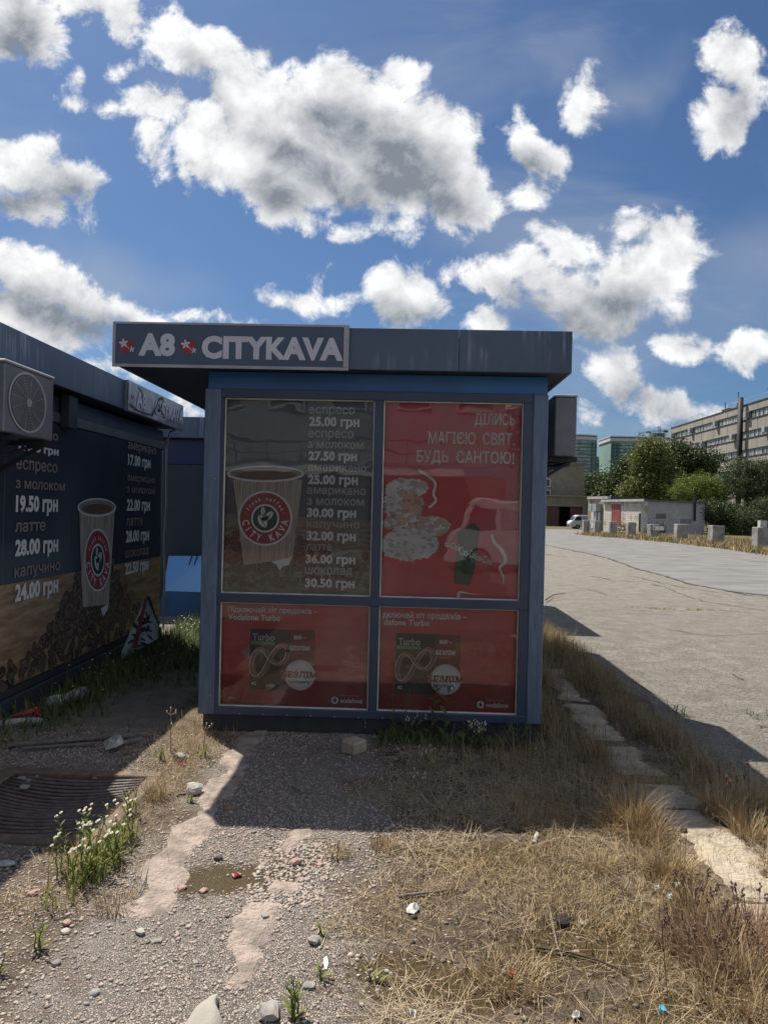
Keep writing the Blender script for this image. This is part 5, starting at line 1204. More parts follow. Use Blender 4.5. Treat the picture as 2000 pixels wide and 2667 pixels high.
Gk = lambda px, py=1905: Gh(px, py)
Y0 = 5.10
def atk(px, yy=Y0): q = P(px, 1900, yy); return Vector((q.x, yy, Hf(q.x, yy)))
weed(atk(1022), 0, .62, 'tall narrow-leaved weed against the right lower poster, leftmost of all', 'horse', seed=1)
weed(atk(1050), 0, .44, 'tall narrow-leaved weed, second from the left against the right lower poster', 'horse', seed=2)
weed(atk(1130), 0, .50, 'branching broad-leaved weed before the white disc of the right lower poster, left', 'broad', seed=3)
weed(atk(1158, 5.07), 0, .47, 'branching broad-leaved weed before the white disc of the right lower poster, right', 'broad', seed=4)
weed(atk(1078), 0, .20, 'short leafy weed at the kiosk foot between the tall weeds', 'broad', seed=5, n=2)
weed(atk(1215, 5.05), 0, .17, 'low broad-leaved weed at the kiosk foot right of the tall weeds', 'broad', seed=6, n=2)
weed(atk(1250, 5.03), 0, .16, 'low broad-leaved weed at the kiosk foot, nearer the right corner', 'broad', seed=8, n=3, spread=.04)
weed(atk(1360, 5.0), 0, .20, 'dark green tuft at the right foot corner of the middle kiosk', 'leafy', seed=7, n=12, spread=.09, lm=DARKW)
B, r = scatter(1300, -.15, .75, 4.86, 5.16, lambda x, y: sm(4.85, 5.1, y)*.8, 71); n = len(B)
ribbons('low_growth_at_plinth', B, r.uniform(0, 6.28, n), r.uniform(.03, .11, n), r.uniform(.1, 1.1, n), r.normal(.4, .4, n), r.uniform(.005, .012, n), DARKW, nseg=3, kind='stuff')
fw = [(205, 2260, .24), (245, 2270, .26), (290, 2235, .23), (175, 2285, .20), (330, 2190, .20), (225, 2225, .23), (270, 2285, .17), (300, 2260, .2), (190, 2320, .17)]
wh = ['leftmost tall one', 'in the middle of the clump', 'right of the middle', 'at the left edge', 'next to the grate corner', 'rear one by the grate', 'short one in front', 'at the right front', 'lowest one at the front left']
for i, (x, y, h_) in enumerate(fw): weed(x, y, h_, 'green weed with tiny white daisies beside the grate, %s' % wh[i], 'daisy', 'flowering weeds beside the grate', n=3, seed=10+i, spread=.05)
B, r = scatter(380, -1.5, -1.15, 2.8, 3.7, lambda x, y: np.exp(-(((x+1.32)/.055)**2+((y-3.22)/.22)**2)), 55); n = len(B)
ribbons('weed_undergrowth', B, r.uniform(0, 6.28, n), r.uniform(.04, .14, n), r.uniform(.05, .9, n), r.normal(.3, .4, n), r.uniform(.004, .010, n), WEEDG, nseg=3, kind='stuff')
weed(445, 1962, .30, 'thin dry weed with seed heads by the left corner of the middle kiosk', 'sparse', seed=21); weed(530, 1965, .20, 'short dry weed with seed heads against the left corner of the middle kiosk', 'seed', seed=22)
weed(525, 1975, .09, 'small bright green leaves behind the square grey stone', 'leafy', seed=23, n=4, spread=.03); weed(430, 1985, .10, 'green weed at the root of the thin dry weed', 'leafy', seed=24, n=4, spread=.03)
weed(345, 1905, .12, 'single thin green weed in the shade behind the sunlit wedge', 'leafy', seed=25); weed(345, 2120, .16, 'bright green weed at the right corner of the grate', 'leafy', seed=26, n=4, spread=.02)
weed(500, 2090, .045, 'tiny green rosette beside the white lime lump', 'leafy', seed=27, n=4, spread=.02)
weed(100, 2475, .11, 'small green weed alone on the gravel at the lower left', 'leafy', seed=28, n=3, spread=.012); weed(0, 2535, .07, 'small green weed cut by the left edge', 'leafy', seed=29, n=3, spread=.012)
weed(768, 2655, .12, 'bright green grassy tuft at the bottom beside the pale slab', 'leafy', seed=30, n=6, spread=.014); weed(835, 2440, .05, 'tiny green sprig by the mortar patch', 'leafy', seed=31, n=2, spread=.01)
weed(832, 2550, .05, 'tiny sprig beside the white plastic strip', 'leafy', seed=32, n=2, spread=.01); weed(975, 2555, .035, 'small yellow-green rosette in the lower middle', 'leafy', seed=33, n=4, spread=.02)
weed(1985, 1868, .06, 'green weed growing from the asphalt at the right edge', 'leafy', seed=34, n=7, spread=.12, lm=DARKW); weed(1762, 1862, .09, 'green weed at the asphalt edge beside the tall grass', 'leafy', seed=35, n=7, spread=.06, lm=DARKW)
weed(1080, 2065, .11, 'dry weed with pale seed heads standing alone in the kiosk shade', 'seed', seed=36); weed(1120, 2005, .13, 'pale dry weed in the shade before the kiosk plants', 'sparse', seed=37, n=2, spread=.03)
for i, (x, y) in enumerate(((1690, 1585), (1760, 1588), (1850, 1590))):
    B, r = scatter(60, 0, 1, 0, 1, lambda x_, y_: 1+0*x_, 80+i); g0 = G(x, y, .006); B = np.column_stack([g0.x+(B[:, 0]-.5)*.9, g0.y+(B[:, 1]-.5)*.12, 0*B[:, 0]+.004]); n = len(B)
    ribbons('crack_weeds', B, r.uniform(0, 6.28, n), r.uniform(.02, .06, n), r.uniform(.2, 1.3, n), r.normal(.3, .3, n), r.uniform(.006, .014, n), WEEDG, nseg=2, kind='stuff')
# dry bushes
def dry_tuft(px, py, h_, n_, label, mat, spread=.08, lean=.35, seed=0, cat='dry grass', wd=(.0018, .0042), heads=0):
    b = Gh(px, py); r = np.random.default_rng(seed+50); t = thing('grass_tuft', label, cat, tuple(b))
    a = r.uniform(0, 6.28, n_); q = spread*np.sqrt(r.uniform(0, 1, n_)); B = np.column_stack([b.x+q*np.cos(a), b.y+q*np.sin(a), np.full(n_, b.z)])
    B[:, 2] = H(B[:, 0], B[:, 1])
    ribbons('blades', B, a+r.normal(0, .6, n_), h_*r.uniform(.5, 1.1, n_), np.abs(r.normal(lean, .25, n_)), r.normal(.7, .5, n_), r.uniform(wd[0], wd[1], n_), mat, t, nseg=4)
    if heads:
        mb = MB()
        for i in range(heads):
            an, qq = r.uniform(0, 6.28), spread*r.uniform(.2, 1); p0 = Vector((b.x+qq*math.cos(an), b.y+qq*math.sin(an), b.z)); p1 = p0+Vector((math.cos(an)*.04, math.sin(an)*.03, h_*r.uniform(.8, 1.15))); mb.tube([p0, p1], .0013, 4)
            for k in range(6): c = p1+Vector((r.normal(0, .004), r.normal(0, .004), -.006*k+.01)); mb.tube([c, c+Vector((0, 0, .008))], .0035, 5)
        mb.build('seed_heads', BROWNH, t, kind='stuff')
    return t
BROWNH = pm('brown_seed_heads', (.17, .10, .07), (.10, .065, .05), .9, scale=60)
for i, (x, y, h_, n_, l, m_, s_, hd) in enumerate((
 (1640, 2150, .24, 420, 'golden dry tuft sticking out of the shadow onto the light, left of the kerb slabs', STRAW, .09, 0), (1590, 2165, .17, 200, 'low golden tuft left of the larger golden one', BROWN, .07, 0),
 (1680, 2190, .20, 300, 'brown tuft at the left edge of the sandy slab', BROWN, .08, 0), (1740, 2290, .17, 300, 'dry tuft leaning against the sandy slab, middle one', STRAW, .08, 0), (1800, 2390, .16, 260, 'dry tuft at the slab edge near the dark seed heads', BROWN, .07, 6),
 (1880, 2130, .22, 420, 'sunlit dry clump with seed heads right of the sandy slab', STRAW, .10, 9), (1950, 2180, .18, 260, 'golden low tuft right of the slab near the edge of the picture', STRAW, .09, 0), (1960, 2110, .22, 300, 'tall bent dry stalks at the right edge', STRAW, .10, 3),
 (1880, 2500, .14, 700, 'dense reddish-brown dead bush at the lower right', REDB, .16, 14), (1960, 2450, .14, 550, 'reddish dead bush at the right edge below the slab', REDB, .12, 16), (1790, 2450, .10, 450, 'low reddish dead growth left of the dense bush', REDB, .13, 8), (1930, 2610, .14, 450, 'brown tuft in the lower right corner', BROWN, .13, 6),
 (1340, 2110, .11, 90, 'small upright straw tuft in the shade before the kiosk', STRAW, .03, 0), (1450, 2140, .10, 60, 'few straw blades at the shadow edge', STRAW, .03, 0),
 (1330, 2560, .09, 300, 'low golden grass patch at the lower middle', STRAW, .12, 0), (1000, 2210, .07, 160, 'short rusty tuft on the shadow line', BROWN, .06, 0), (880, 2225, .06, 160, 'mossy golden tuft at the left end of the dry grass', STRAW, .07, 0),
 (1560, 2260, .09, 160, 'low tuft in the straw right of the middle', STRAW, .07, 0), (410, 2080, .12, 130, 'brown dead weed between the grate and the lime lump', BROWN, .06, 0), (300, 2360, .07, 160, 'dead brown litter tuft below the flowering weeds', BROWN, .08, 0))):
    dry_tuft(x, y, h_, n_, l, m_, s_, seed=i, heads=hd)
for i, (x, y, l) in enumerate(((1708, 2320, 'left'), (1742, 2345, 'lowest'), (1762, 2312, 'uppermost'))):     # thistle down
    q = Gh(x, y+45); t = thing('seed_fluff', 'white thistle down ball on a dry stalk, %s of the three' % l, 'seed head', tuple(q)); r_ = random.Random(i); top = q+Vector((0, 0, .085)); MB().tube([q, top], .0015, 4).build('stalk', DST, t); mb = MB()
    for k in range(110):
        d = Vector((r_.gauss(0, 1), r_.gauss(0, 1), r_.gauss(0, 1))).normalized()*r_.uniform(.010, .019); s = d.cross(Vector((.3, .2, 1))).normalized()*.0009; mb.add([top-s, top+s, top+d], [(0, 1, 2)])
    mb.build('down', pm('thistle_down', (.85, .85, .82), rough=.9), t)
# twigs
def twig(pts, r0, label, mat=None, lift=.012):
    g = [Gh(*q) for q in pts]; mb = MB(); mb.tube([Vector((q.x, q.y, Hf(q.x, q.y)+lift)) for q in g], [r0*(1-.5*i/(len(g)-1)) for i in range(len(g))], 5); return tag(mb.build('twig', mat or DST, smooth=True), label, 'twig')
GRST = pm('grey_twig', (.24, .21, .18), (.14, .12, .10), .85, scale=40); DKT = pm('dark_twig', (.07, .055, .045), rough=.9)
twig([(1040, 2342), (1090, 2334), (1140, 2330), (1178, 2322)], .007, 'thick pale stick lying in the middle of the dry grass', GRST); twig([(1435, 2150), (1440, 2130)], .003, 'short stick at the shadow line')
twig([(1430, 2370), (1450, 2470), (1480, 2540)], .004, 'long grey stalk crossing the straw at the lower right', GRST); twig([(1395, 2475), (1480, 2488), (1560, 2510), (1640, 2545)], .005, 'dark stick crossing the long grey stalk', DKT)
twig([(1625, 2325), (1637, 2302)], .007, 'short thick twig left of the thistle down', GRST); twig([(1845, 2185), (1860, 2160)], .004, 'dark twig on the sandy slab', DKT)
twig([(760, 2052), (785, 2068), (800, 2070), (825, 2063)], .004, 'pale forked twig in the kiosk shadow', GRST); twig([(690, 2175), (725, 2190)], .003, 'small dark twig by the upper mortar patch', DKT)
twig([(790, 2193), (860, 2188)], .003, 'straw-coloured twig by the upper mortar patch'); twig([(1060, 2205), (1085, 2250), (1105, 2262)], .005, 'bent pale stalk below the shadow line', GRST)
twig([(460, 2075), (500, 2066), (535, 2052)], .008, 'dark root piece in the crack beside the mortar strip', DKT, .004); twig([(395, 2235), (380, 2300), (355, 2350)], .0025, 'thin brown stalk on the long mortar strip', DKT)
twig([(215, 2350), (270, 2320), (300, 2300)], .003, 'pale stalk in the dead weeds at lower left'); twig([(1420, 1570), (1440, 1556), (1470, 1552)], .012, 'curved dark twig on the asphalt behind the kiosk corner', DKT, .05)
q = Gh(1740, 2620); MB
tl = MB(); tl.tube([q, q+Vector((-.005, .02, .10)), q+Vector((-.012, .035, .20)), q+Vector((-.014, .04, .26))], .0016, 5); tag(tl.build('dry_stalk', DKT), 'thin dark upright stalk at the lower right before the reddish bush', 'stalk')
q = Gh(1960, 2075); tl = MB(); tl.tube([q, q+Vector((.01, .0, .12)), q+Vector((.02, .01, .24))], .0012, 4); tag(tl.build('dry_stalk', DST), 'single thin pale stalk standing against the asphalt at the right', 'stalk')
# ------------------------------------------------------------------ background, right side
def brickmat(name, c1, c2, mortar, w_=.25, h_=.075, swap=False, patch=None, mort=.012):
    m = bpy.data.materials.new(name); m.use_nodes = True; t = NT(m.node_tree); g = t.node('ShaderNodeNewGeometry'); x, y, z = t.sep(g.outputs['Position'])
    v = t.comb(t.math('ADD', x, t.math('MULTIPLY', y, .7)), z, 0.0)
    b = t.node('ShaderNodeTexBrick'); t.put(b.inputs['Vector'], v); b.inputs['Scale'].default_value = 1; b.inputs['Brick Width'].default_value = w_; b.inputs['Row Height'].default_value = h_; b.inputs['Mortar Size'].default_value = mort
    b.inputs['Color1'].default_value = c1+(1,); b.inputs['Color2'].default_value = c2+(1,); b.inputs['Mortar'].default_value = mortar+(1,)
    c = b.outputs['Color']; n = t.noise(g.outputs['Position'], .9, 6, .65)
    c = t.mix(t.maprange(n, .38, .62, 0, .5), c, tuple(q*.6 for q in c1))
    if patch: c = t.mix(t.maprange(t.noise(t.vmath('ADD', g.outputs['Position'], (5, 5, 5)), .8, 6, .7), .50, .58), c, patch)
    s = t.node('ShaderNodeBsdfPrincipled'); t.put(s.inputs['Base Color'], c); s.inputs['Roughness'].default_value = .9; o = t.node('ShaderNodeOutputMaterial'); t.l.new(s.outputs[0], o.inputs[0]); return m
WBR = brickmat('sunlit_white_block_wall', (.68, .66, .60), (.60, .58, .53), (.28, .26, .24), .42, .20, patch=(.36, .29, .21)); GBR = brickmat('grey_block_wall', (.44, .44, .45), (.38, .38, .395), (.24, .24, .24), .42, .20)  # left wall's white lifted so its colour carries the sunlight on that face
YBR = brickmat('yellow_brick_wall', (.34, .27, .19), (.28, .22, .15), (.22, .19, .15)); TBR = brickmat('tan_brick_wall', (.26, .23, .185), (.22, .195, .155), (.18, .16, .13), .5, .18)
TIN = pm('tin_roof_edge', (.50, .50, .49), (.36, .36, .36), .5, scale=3); TAR = pm('tar_roof', (.06, .065, .07)); RDOOR = pm('red_steel_door', (.30, .075, .065), (.22, .055, .05), .6, scale=2); PIPE = pm('black_pipe', (.022, .022, .028), rough=.7)
def wallquad(a, b, z0, z1, th, mat, parent, name='wall'):
    a, b = Vector(a), Vector(b); d = (b-a).normalized(); n = Vector((-d.y, d.x, 0)); return MB().prism([(a.x, a.y, z0), (b.x, b.y, z0), (b.x, b.y, z1), (a.x, a.y, z1)], n*th).build(name, mat, parent)
# low block building
lb = thing('low_building', 'low white and grey block building with a red door and small window', 'building', (25, 71, 0))
C_ = P(1675, 1391, 67); C_.z = 0; Rr = P(1834, 1350, 72.2); Rr.z = 0; Ll = P(1571, 1350, 74); Ll.z = 0
wallquad(C_, Rr, 0, 3.05, .35, GBR, lb); wallquad(Ll, C_, 0, 3.05, .35, WBR, lb)
bkc = Rr+(Ll-C_); wallquad(Rr, bkc, 0, 3.05, .3, GBR, lb); wallquad(bkc, Ll, 0, 3.05, .3, GBR, lb)
def slabpoly(pts, z, th, mat, parent, name): return MB().prism([(p_.x, p_.y, z) for p_ in pts], (0, 0, th)).build(name, mat, parent)
cc = (C_+Rr+Ll+bkc)/4; ex = lambda q, k: cc+(q-cc)*k
slabpoly([ex(C_, 1.05), ex(Rr, 1.05), ex(bkc, 1.05), ex(Ll, 1.05)], 3.06, .10, TAR, lb, 'roof_slab')
dL = (C_-Ll).normalized(); nL = Vector((dL.y, -dL.x, 0)); dR = (Rr-C_).normalized(); nR = Vector((dR.y, -dR.x, 0))
e0, e1 = ex(Ll, 1.06), ex(C_, 1.06); wallquad(e0, e1, 2.98, 3.20, .06, TIN, lb, 'roof_edge'); e2 = ex(Rr, 1.06); wallquad(e1+dR*.02, e2, 3.05, 3.14, .05, pm('dark_tin', (.12, .12, .125)), lb, 'roof_edge')
def onwall(a, d, n, px): # distance along wall where pixel column crosses
    w = ray(px, 1350); k = w.x/w.y; return (k*a.y-a.x)/(d.x-k*d.y)
def patchw(a, d, n, p0, p1, z0, z1, mat, parent, name, out=.03, th=.06):
    s0, s1 = sorted((onwall(a, d, n, p0), onwall(a, d, n, p1))); q0 = a+d*s0+n*out; q1 = a+d*s1+n*out
    return MB().prism([(q0.x, q0.y, z0), (q1.x, q1.y, z0), (q1.x, q1.y, z1), (q0.x, q0.y, z1)], -n*th).build(name, mat, parent, .0)
dr = patchw(Ll, dL, nL, 1592, 1616, .75, 2.75, RDOOR, lb, 'door', .04); patchw(Ll, dL, nL, 1589, 1619, 2.78, 2.92, TIN, lb, 'door_lintel')
wn = patchw(C_, dR, nR, 1704, 1733, 1.42, 1.92, pm('dusty_pane', (.10, .12, .14), rough=.3), lb, 'window', .02)
for (a_, b_, z0, z1) in ((1702, 1735, 1.34, 1.42), (1702, 1735, 1.92, 1.96)): patchw(C_, dR, nR, a_, b_, z0, z1, TIN, lb, 'window_frame', .05)
for (a_, b_) in ((1702, 1704.5), (1732.5, 1735)): patchw(C_, dR, nR, a_, b_, 1.42, 1.92, TIN, lb, 'window_frame', .05)
patchw(C_, dR, nR, 1803, 1805.5, 1.3, 3.9, PIPE, lb, 'flue_pipe', .25, .14); patchw(Ll, dL, nL, 1665, 1668, .2, 1.9, PIPE, lb, 'drain_pipe', .1, .08)
patchw(C_, dR, nR, 1771, 1800, 1.05, 1.48, pm('grey_patch', (.22, .22, .235)), lb, 'wall_patch', .015)
# yellow part behind
yb = thing('low_building', 'small yellow brick shed with a white roof edge and two steel hoods', 'building', (20, 78, 0))
a_ = P(1530, 1350, 80); b_ = P(1577, 1350, 76.5); a_.z = b_.z = 0
wallquad(a_, b_, 0, 3.35, .3, YBR, yb); wallquad(b_, b_+Vector((5.5, 4, 0)), 0, 3.35, .3, TAR, yb); wallquad(P(1524, 1350, 79.5)*Vector((1,1,0)) if False else Vector((P(1527, 1350, 79.8).x, 79.8, 0)), Vector((P(1580, 1350, 76.3).x, 76.3, 0)), 3.36, 3.62, .4, TIN, yb, 'roof_edge')
MB().prism([(P(1527, 1350, 79.8).x, 79.85, 3.55), (P(1580, 1350, 76.3).x, 76.35, 3.55), (b_.x+6, 80.5, 3.5), (a_.x+6, 84, 3.5)], (0, 0, .12)).build('roof_slab', TAR, yb)
dY = (b_-a_).normalized(); nY = Vector((dY.y, -dY.x, 0))
for p0, p1 in ((1546, 1554), (1556.5, 1566)): patchw(a_, dY, nY, p0, p1, 2.05, 2.85, pm('hood_steel', (.38, .40, .41), (.3, .31, .32), .4), yb, 'steel_hood', .7, .7)
for p0, p1 in ((1541, 1547), (1549, 1555), (1558, 1564)): patchw(a_, dY, nY, p0, p1, .25, 2.0, pm('white_pipe', (.62, .63, .66), rough=.6), yb, 'white_panel', .10)
for k in range(5): patchw(a_, dY, nY, 1545+k*4.6, 1546.6+k*4.6, .75, 1.15, MATS['white_pipe'], yb, 'fence_slat', .4, .05)
# brick garage with gates and tall brick block
gb = thing('garage_building', 'brick garage with dark red gates, one leaf open, below the tall brick block', 'building', (24, 103, 0))
YG = 101
gx0, gx1 = P(1395, 1350, YG).x, P(1545, 1350, YG).x; zt_ = P(1470, 1294, YG).z
def gx(px): return P(px, 1350, YG).x
zd = P(1470, 1319, YG).z
for a, b, z0, z1 in ((gx0, gx(1424), 0, zt_), (gx(1424), gx(1516), zd, zt_), (gx(1516), gx1, 0, zt_)): box('wall', (a+.005, YG, z0), (b-.005, YG+.5, z1), TBR, gb)
box('roof_edge', (gx0, YG-.2, zt_+.01), (gx1, YG+9, zt_+.22), pm('old_screed', (.27, .25, .22)), gb)
box('gate_leaf', (gx(1425), YG+.15, 0), (gx(1455.5), YG+.25, zd-.02), pm('dark_red_gate', (.11, .038, .040), (.085, .03, .032), .6, scale=1), gb); box('gate_leaf', (gx(1484.5), YG+.15, 0), (gx(1515), YG+.25, zd-.02), MATS['dark_red_gate'], gb)
box('lintel', (gx(1424), YG-.04, zd), (gx(1516), YG-.005, zd+.22), pm('lintel', (.25, .23, .2)), gb); box('wall', (gx0, YG+9, 0), (gx1, YG+9.4, zt_), TBR, gb); box('wall', (gx1-.5, YG+.51, 0), (gx1-.01, YG+8.99, zt_), TBR, gb); box('wall', (gx0, YG+.51, 0), (gx0+.4, YG+8.99, zt_), TBR, gb)
tb = thing('brick_block', 'plain tall brick block without windows above the garage', 'building', (24, 113, 0)); YT = 112
tx0, tx1 = P(1380, 1250, YT).x, P(1522, 1250, YT).x; tz = P(1470, 1210, YT).z
box('wall', (tx0, YT, 0), (tx1, YT+14, tz), TBR, tb); box('roof_edge', (tx0-.1, YT-.12, tz+.005), (tx1+.12, YT+14.1, tz+.35), pm('parapet', (.20, .185, .16)), tb)
for z_ in (1226, 1257, 1286):
    c = P(1423, z_, YT-.5); f = box('window', (c.x-.62, YT-.30, c.z-.62), (c.x+.62, YT-.02, c.z+.62), pm('win_white', (.60, .62, .66), rough=.4), tb); box('pane', (c.x-.1, YT-.33, c.z-.5), (c.x+.5, YT-.305, c.z+.5), pm('dark_pane', (.04, .05, .07), rough=.15), f)
# van
vn = thing('parked_van', 'white van with dark side windows parked in front of the garage gates', 'van', tuple(G(1500, 1378)))
def van(t, o, L, Wd, Hh, mat, axis='x', flip=1):
    """profile along x, width along y"""
    prof = [(0, .28), (0, .85), (.10, 1.02), (.30, 1.12), (.62, 1.72), (.95, 1.88), (L-.3, 1.90), (L-.05, 1.75), (L, 1.1), (L, .28)]
    prof = [(x, z/1.9*Hh) for x, z in prof]
    def M_(x, y, z): x = x if flip > 0 else L-x; return (o.x+x, o.y+y, o.z+z)
    b = MB().prism([M_(x, 0, z) for x, z in prof], (0, Wd, 0)).build('body', mat, t, .03)
    dk = MATS['dark_pane']; s = Hh/1.9
    for nm, pts in (('side_window', [(.50, 1.15), (.72, 1.66), (1.25, 1.68), (1.25, 1.15)]), ('side_window', [(2.35, 1.15), (2.35, 1.70), (3.45, 1.70), (3.45, 1.15)]), ('side_window', [(3.55, 1.15), (3.55, 1.70), (L-.35, 1.70), (L-.2, 1.15)])):
        MB().prism([M_(x, -.012, z*s) for x, z in pts], (0, .01, 0)).build(nm, dk, t)
    MB().prism([M_(x, -.012, z*s) for x, z in [(1.35, 1.15), (1.35, 1.70), (2.25, 1.70), (2.25, 1.15)]], (0, .01, 0)).build('side_panel', pm('van_grey_panel', (.42, .47, .55), rough=.3), t)
    MB().prism([M_(.02, .15, .35*s), M_(.02, Wd-.15, .35*s), M_(.02, Wd-.15, .62*s), M_(.02, .15, .62*s)], (-.04*flip, 0, 0)).build('bumper', pm('van_black', (.03, .03, .035)), t)
    ws = [M_(.33, .1, 1.15*s), M_(.33, Wd-.1, 1.15*s), M_(.62, Wd-.15, 1.70*s), M_(.62, .15, 1.70*s)]; MB().prism([(a-.02*flip, b_, c+.01) for a, b_, c in ws], (-.01*flip, 0, .005)).build('windscreen', dk, t)
    for y_ in (.12, Wd-.38): MB().prism([M_(-.005, y_, .68*s), M_(-.005, y_+.26, .68*s), M_(.015, y_+.26, .86*s), M_(.015, y_, .86*s)], (-.015*flip, 0, 0)).build('headlight', pm('lamp_glass', (.5, .5, .5), rough=.2), t)
    for x_ in (.85, L-.85):
        for y_ in (-.02, Wd-.2):
            mb = MB(); c = M_(x_, y_, .33*s); mb.tube([c, (c[0], c[1]+.22, c[2])], .33*s, 16); w_ = mb.build('wheel', MATS['van_black'], t); MB().disc((c[0], c[1]-.012, c[2]), (.19*s, 0, 0), (0, 0, .19*s), 14).build('rim', pm('rim_grey', (.35, .35, .36), metal=.5, rough=.4), w_)
    return b
q = G(1479, 1377); van(vn, Vector((q.x, q.y-1, 0)), 4.6, 1.8, 1.62, pm('van_white', (.72, .73, .75), rough=.3))
# concrete blocks along the lot
BLK = pm('grey_block_concrete', (.34, .33, .30), (.20, .195, .185), .9, scale=2.5, bump=.4, bscale=10)
blocks = [(1516, 1537, 1355.5, 1392), (1544, 1567, 1357.5, 1394), (1585, 1609, 1359.3, 1395.5), (1631, 1658, 1361, 1400.5), (1687.5, 1720, 1367, 1404), (1757.5, 1795.5, 1366.8, 1410), (1848, 1890, 1370.5, 1419), (1964, 2006, 1375.5, 1434)]
bl_lab = ['leftmost, beside the white van', 'second from left, before the yellow shed', 'third from the left, before the red door', 'fourth from the left, before the white wall', 'fifth, with a white sign board fixed on it', 'sixth, before the grey wall', 'seventh, before the end of the grey wall', 'cut by the right edge of the picture', 'outside right']
for i, (x0, x1, yt, yb_) in enumerate(blocks):
    g0 = G((x0+x1)/2, yb_); wd = (x1-x0)/FPX*g0.y; hgt = (yb_-yt)/FPX*g0.y*1.02; t = thing('concrete_block', 'grey concrete block standing on end, %s' % bl_lab[i], 'concrete block', (g0.x, g0.y, 0), 'concrete blocks along the far edge of the lot')
    rz = math.radians(3+4*math.sin(i*2.1)); R_ = Matrix.Rotation(rz, 3, 'Z') @ Matrix.Rotation(math.radians(1.5*math.sin(i*1.3)), 3, 'Y'); s = wd/1.25
    mb = MB(); mb.obox((g0.x, g0.y+s*.4, hgt/2-.03), R_ @ Vector((s*.47, 0, 0)), R_ @ Vector((0, s*.42, 0)), R_ @ Vector((0, 0, hgt/2+.03))); mb.build('block', BLK, t, .025)
    if i == 4: sgx = thing('sign_plate', 'white plate with a dark mark fixed on a concrete block', 'sign', (g0.x, g0.y-.2, hgt-.2)); box('plate', (g0.x-.16, g0.y-.12, hgt-.42), (g0.x+.62, g0.y-.08, hgt-.12), pm('plate_white', (.75, .76, .76), rough=.4), sgx); MB().disc((g0.x-.06, g0.y-.125, hgt-.27), (.05, 0, 0), (0, 0, .06), 8).build('mark', PIPE, sgx)
    if i == 7: box('box', (g0.x-.1, g0.y+.1, hgt-.02), (g0.x+.25, g0.y+.4, hgt+.35), pm('switch_box', (.5, .5, .48)), t)
# bollards row of verge grass beyond the lot
vb = [G(x, y) for x, y in ((1500, 1392), (1560, 1398), (1640, 1404), (1720, 1411), (1800, 1419), (1880, 1428), (1960, 1440), (2040, 1452))]
Bs = []; r = np.random.default_rng(77)
for a, b in zip(vb[:-1], vb[1:]):
    n = 2600; t_ = r.uniform(0, 1, n); w_ = r.uniform(0, 9, n); d = (b-a); nn_ = Vector((-d.y, d.x, 0)).normalized()
    if nn_.x < 0: nn_ = -nn_
    Bs.append(np.column_stack([a.x+d.x*t_+nn_.x*np.maximum(w_, -.8)+r.normal(0, .3, n), a.y+d.y*t_+nn_.y*np.maximum(w_, -.8), np.zeros(n)]))
B = np.concatenate(Bs); n = len(B); k = r.uniform(0, 1, n) < .62
for nm, m_, sel in (('verge_dry_grass', STRAW, k), ('verge_green_grass', OLIVE, ~k)):
    c = sel.sum(); ribbons(nm, B[sel], r.uniform(0, 6.28, c), r.uniform(.15, .45, c), r.uniform(.1, .9, c), r.normal(.4, .4, c), r.uniform(.03, .08, c), m_, nseg=2, kind='stuff')
# ---- office building, facade parallel to the view
ob = thing('office_building', 'long grey panel office building with strips of windows and a black flue', 'building', (70, 130, 0))
XO = 60.8; PAN = pm('facade_panel', (.31, .29, .265), (.235, .22, .20), .9, scale=.5, stretch=(1, 1, .15), detail=7, contrast=(.3, .7)); FRM = pm('window_white', (.55, .57, .58), rough=.5); GLD = pm('office_glass', (.05, .065, .075), rough=.12); CUR = pm('pale_curtain', (.40, .44, .44), (.27, .31, .32), .4, scale=.4)
Y_a, Y_b = 96, 170.5; step = 2.98; rows = []
ztop = PX(2000, 1036, XO).z; zst = [PX(2000, y, XO).z for y in (1056.5, 1078, 1109.5, 1129.5, 1160, 1180, 1214, 1236)]
bands = [(ztop, zst[0]), (zst[1], zst[2]), (zst[3], zst[4]), (zst[5], zst[6]), (zst[7], zst[7]-2.0), (zst[7]-3.5, zst[7]-5.5), (zst[7]-7, 0)]
strips = [(zst[1], zst[0]), (zst[3], zst[2]), (zst[5], zst[4]), (zst[7], zst[6]), (zst[7]-3.5, zst[7]-2.0)]
box('core', (XO+.45, Y_a, 0), (XO+16, Y_b, ztop-.3), pm('office_core', (.15, .14, .13)), ob)
n_ = int((Y_b-Y_a)/step)
pan_mesh = {}
for bi, (z1, z0) in enumerate(bands):
    if z1-z0 < .3: continue
    for i in range(0, n_, 2):
        y0 = Y_b-(i+2)*step; key = bi
        if y0 < Y_a: y0 = Y_a
        if key not in pan_mesh:
            o = box('facade_panel', (XO, y0+.03, z0), (XO+.4, y0+2*step-.03, z1-.0), PAN, ob, .03); pan_mesh[key] = (o, y0)
        else:
            p0, yy0 = pan_mesh[key]; o = p0.copy(); COL.objects.link(o); o.location = (p0.location.x, p0.location.y+(y0-yy0), p0.location.z)
    box('cornice', (XO-.10, Y_a, z0-.06), (XO+.1, Y_b, z0-.005), pm('sill_dark', (.14, .14, .14)), ob)
    box('cornice', (XO-.14, Y_a, z1+.002), (XO+.1, Y_b, z1+.07), MATS['sill_dark'], ob)
rd = random.Random(21); proto = {}
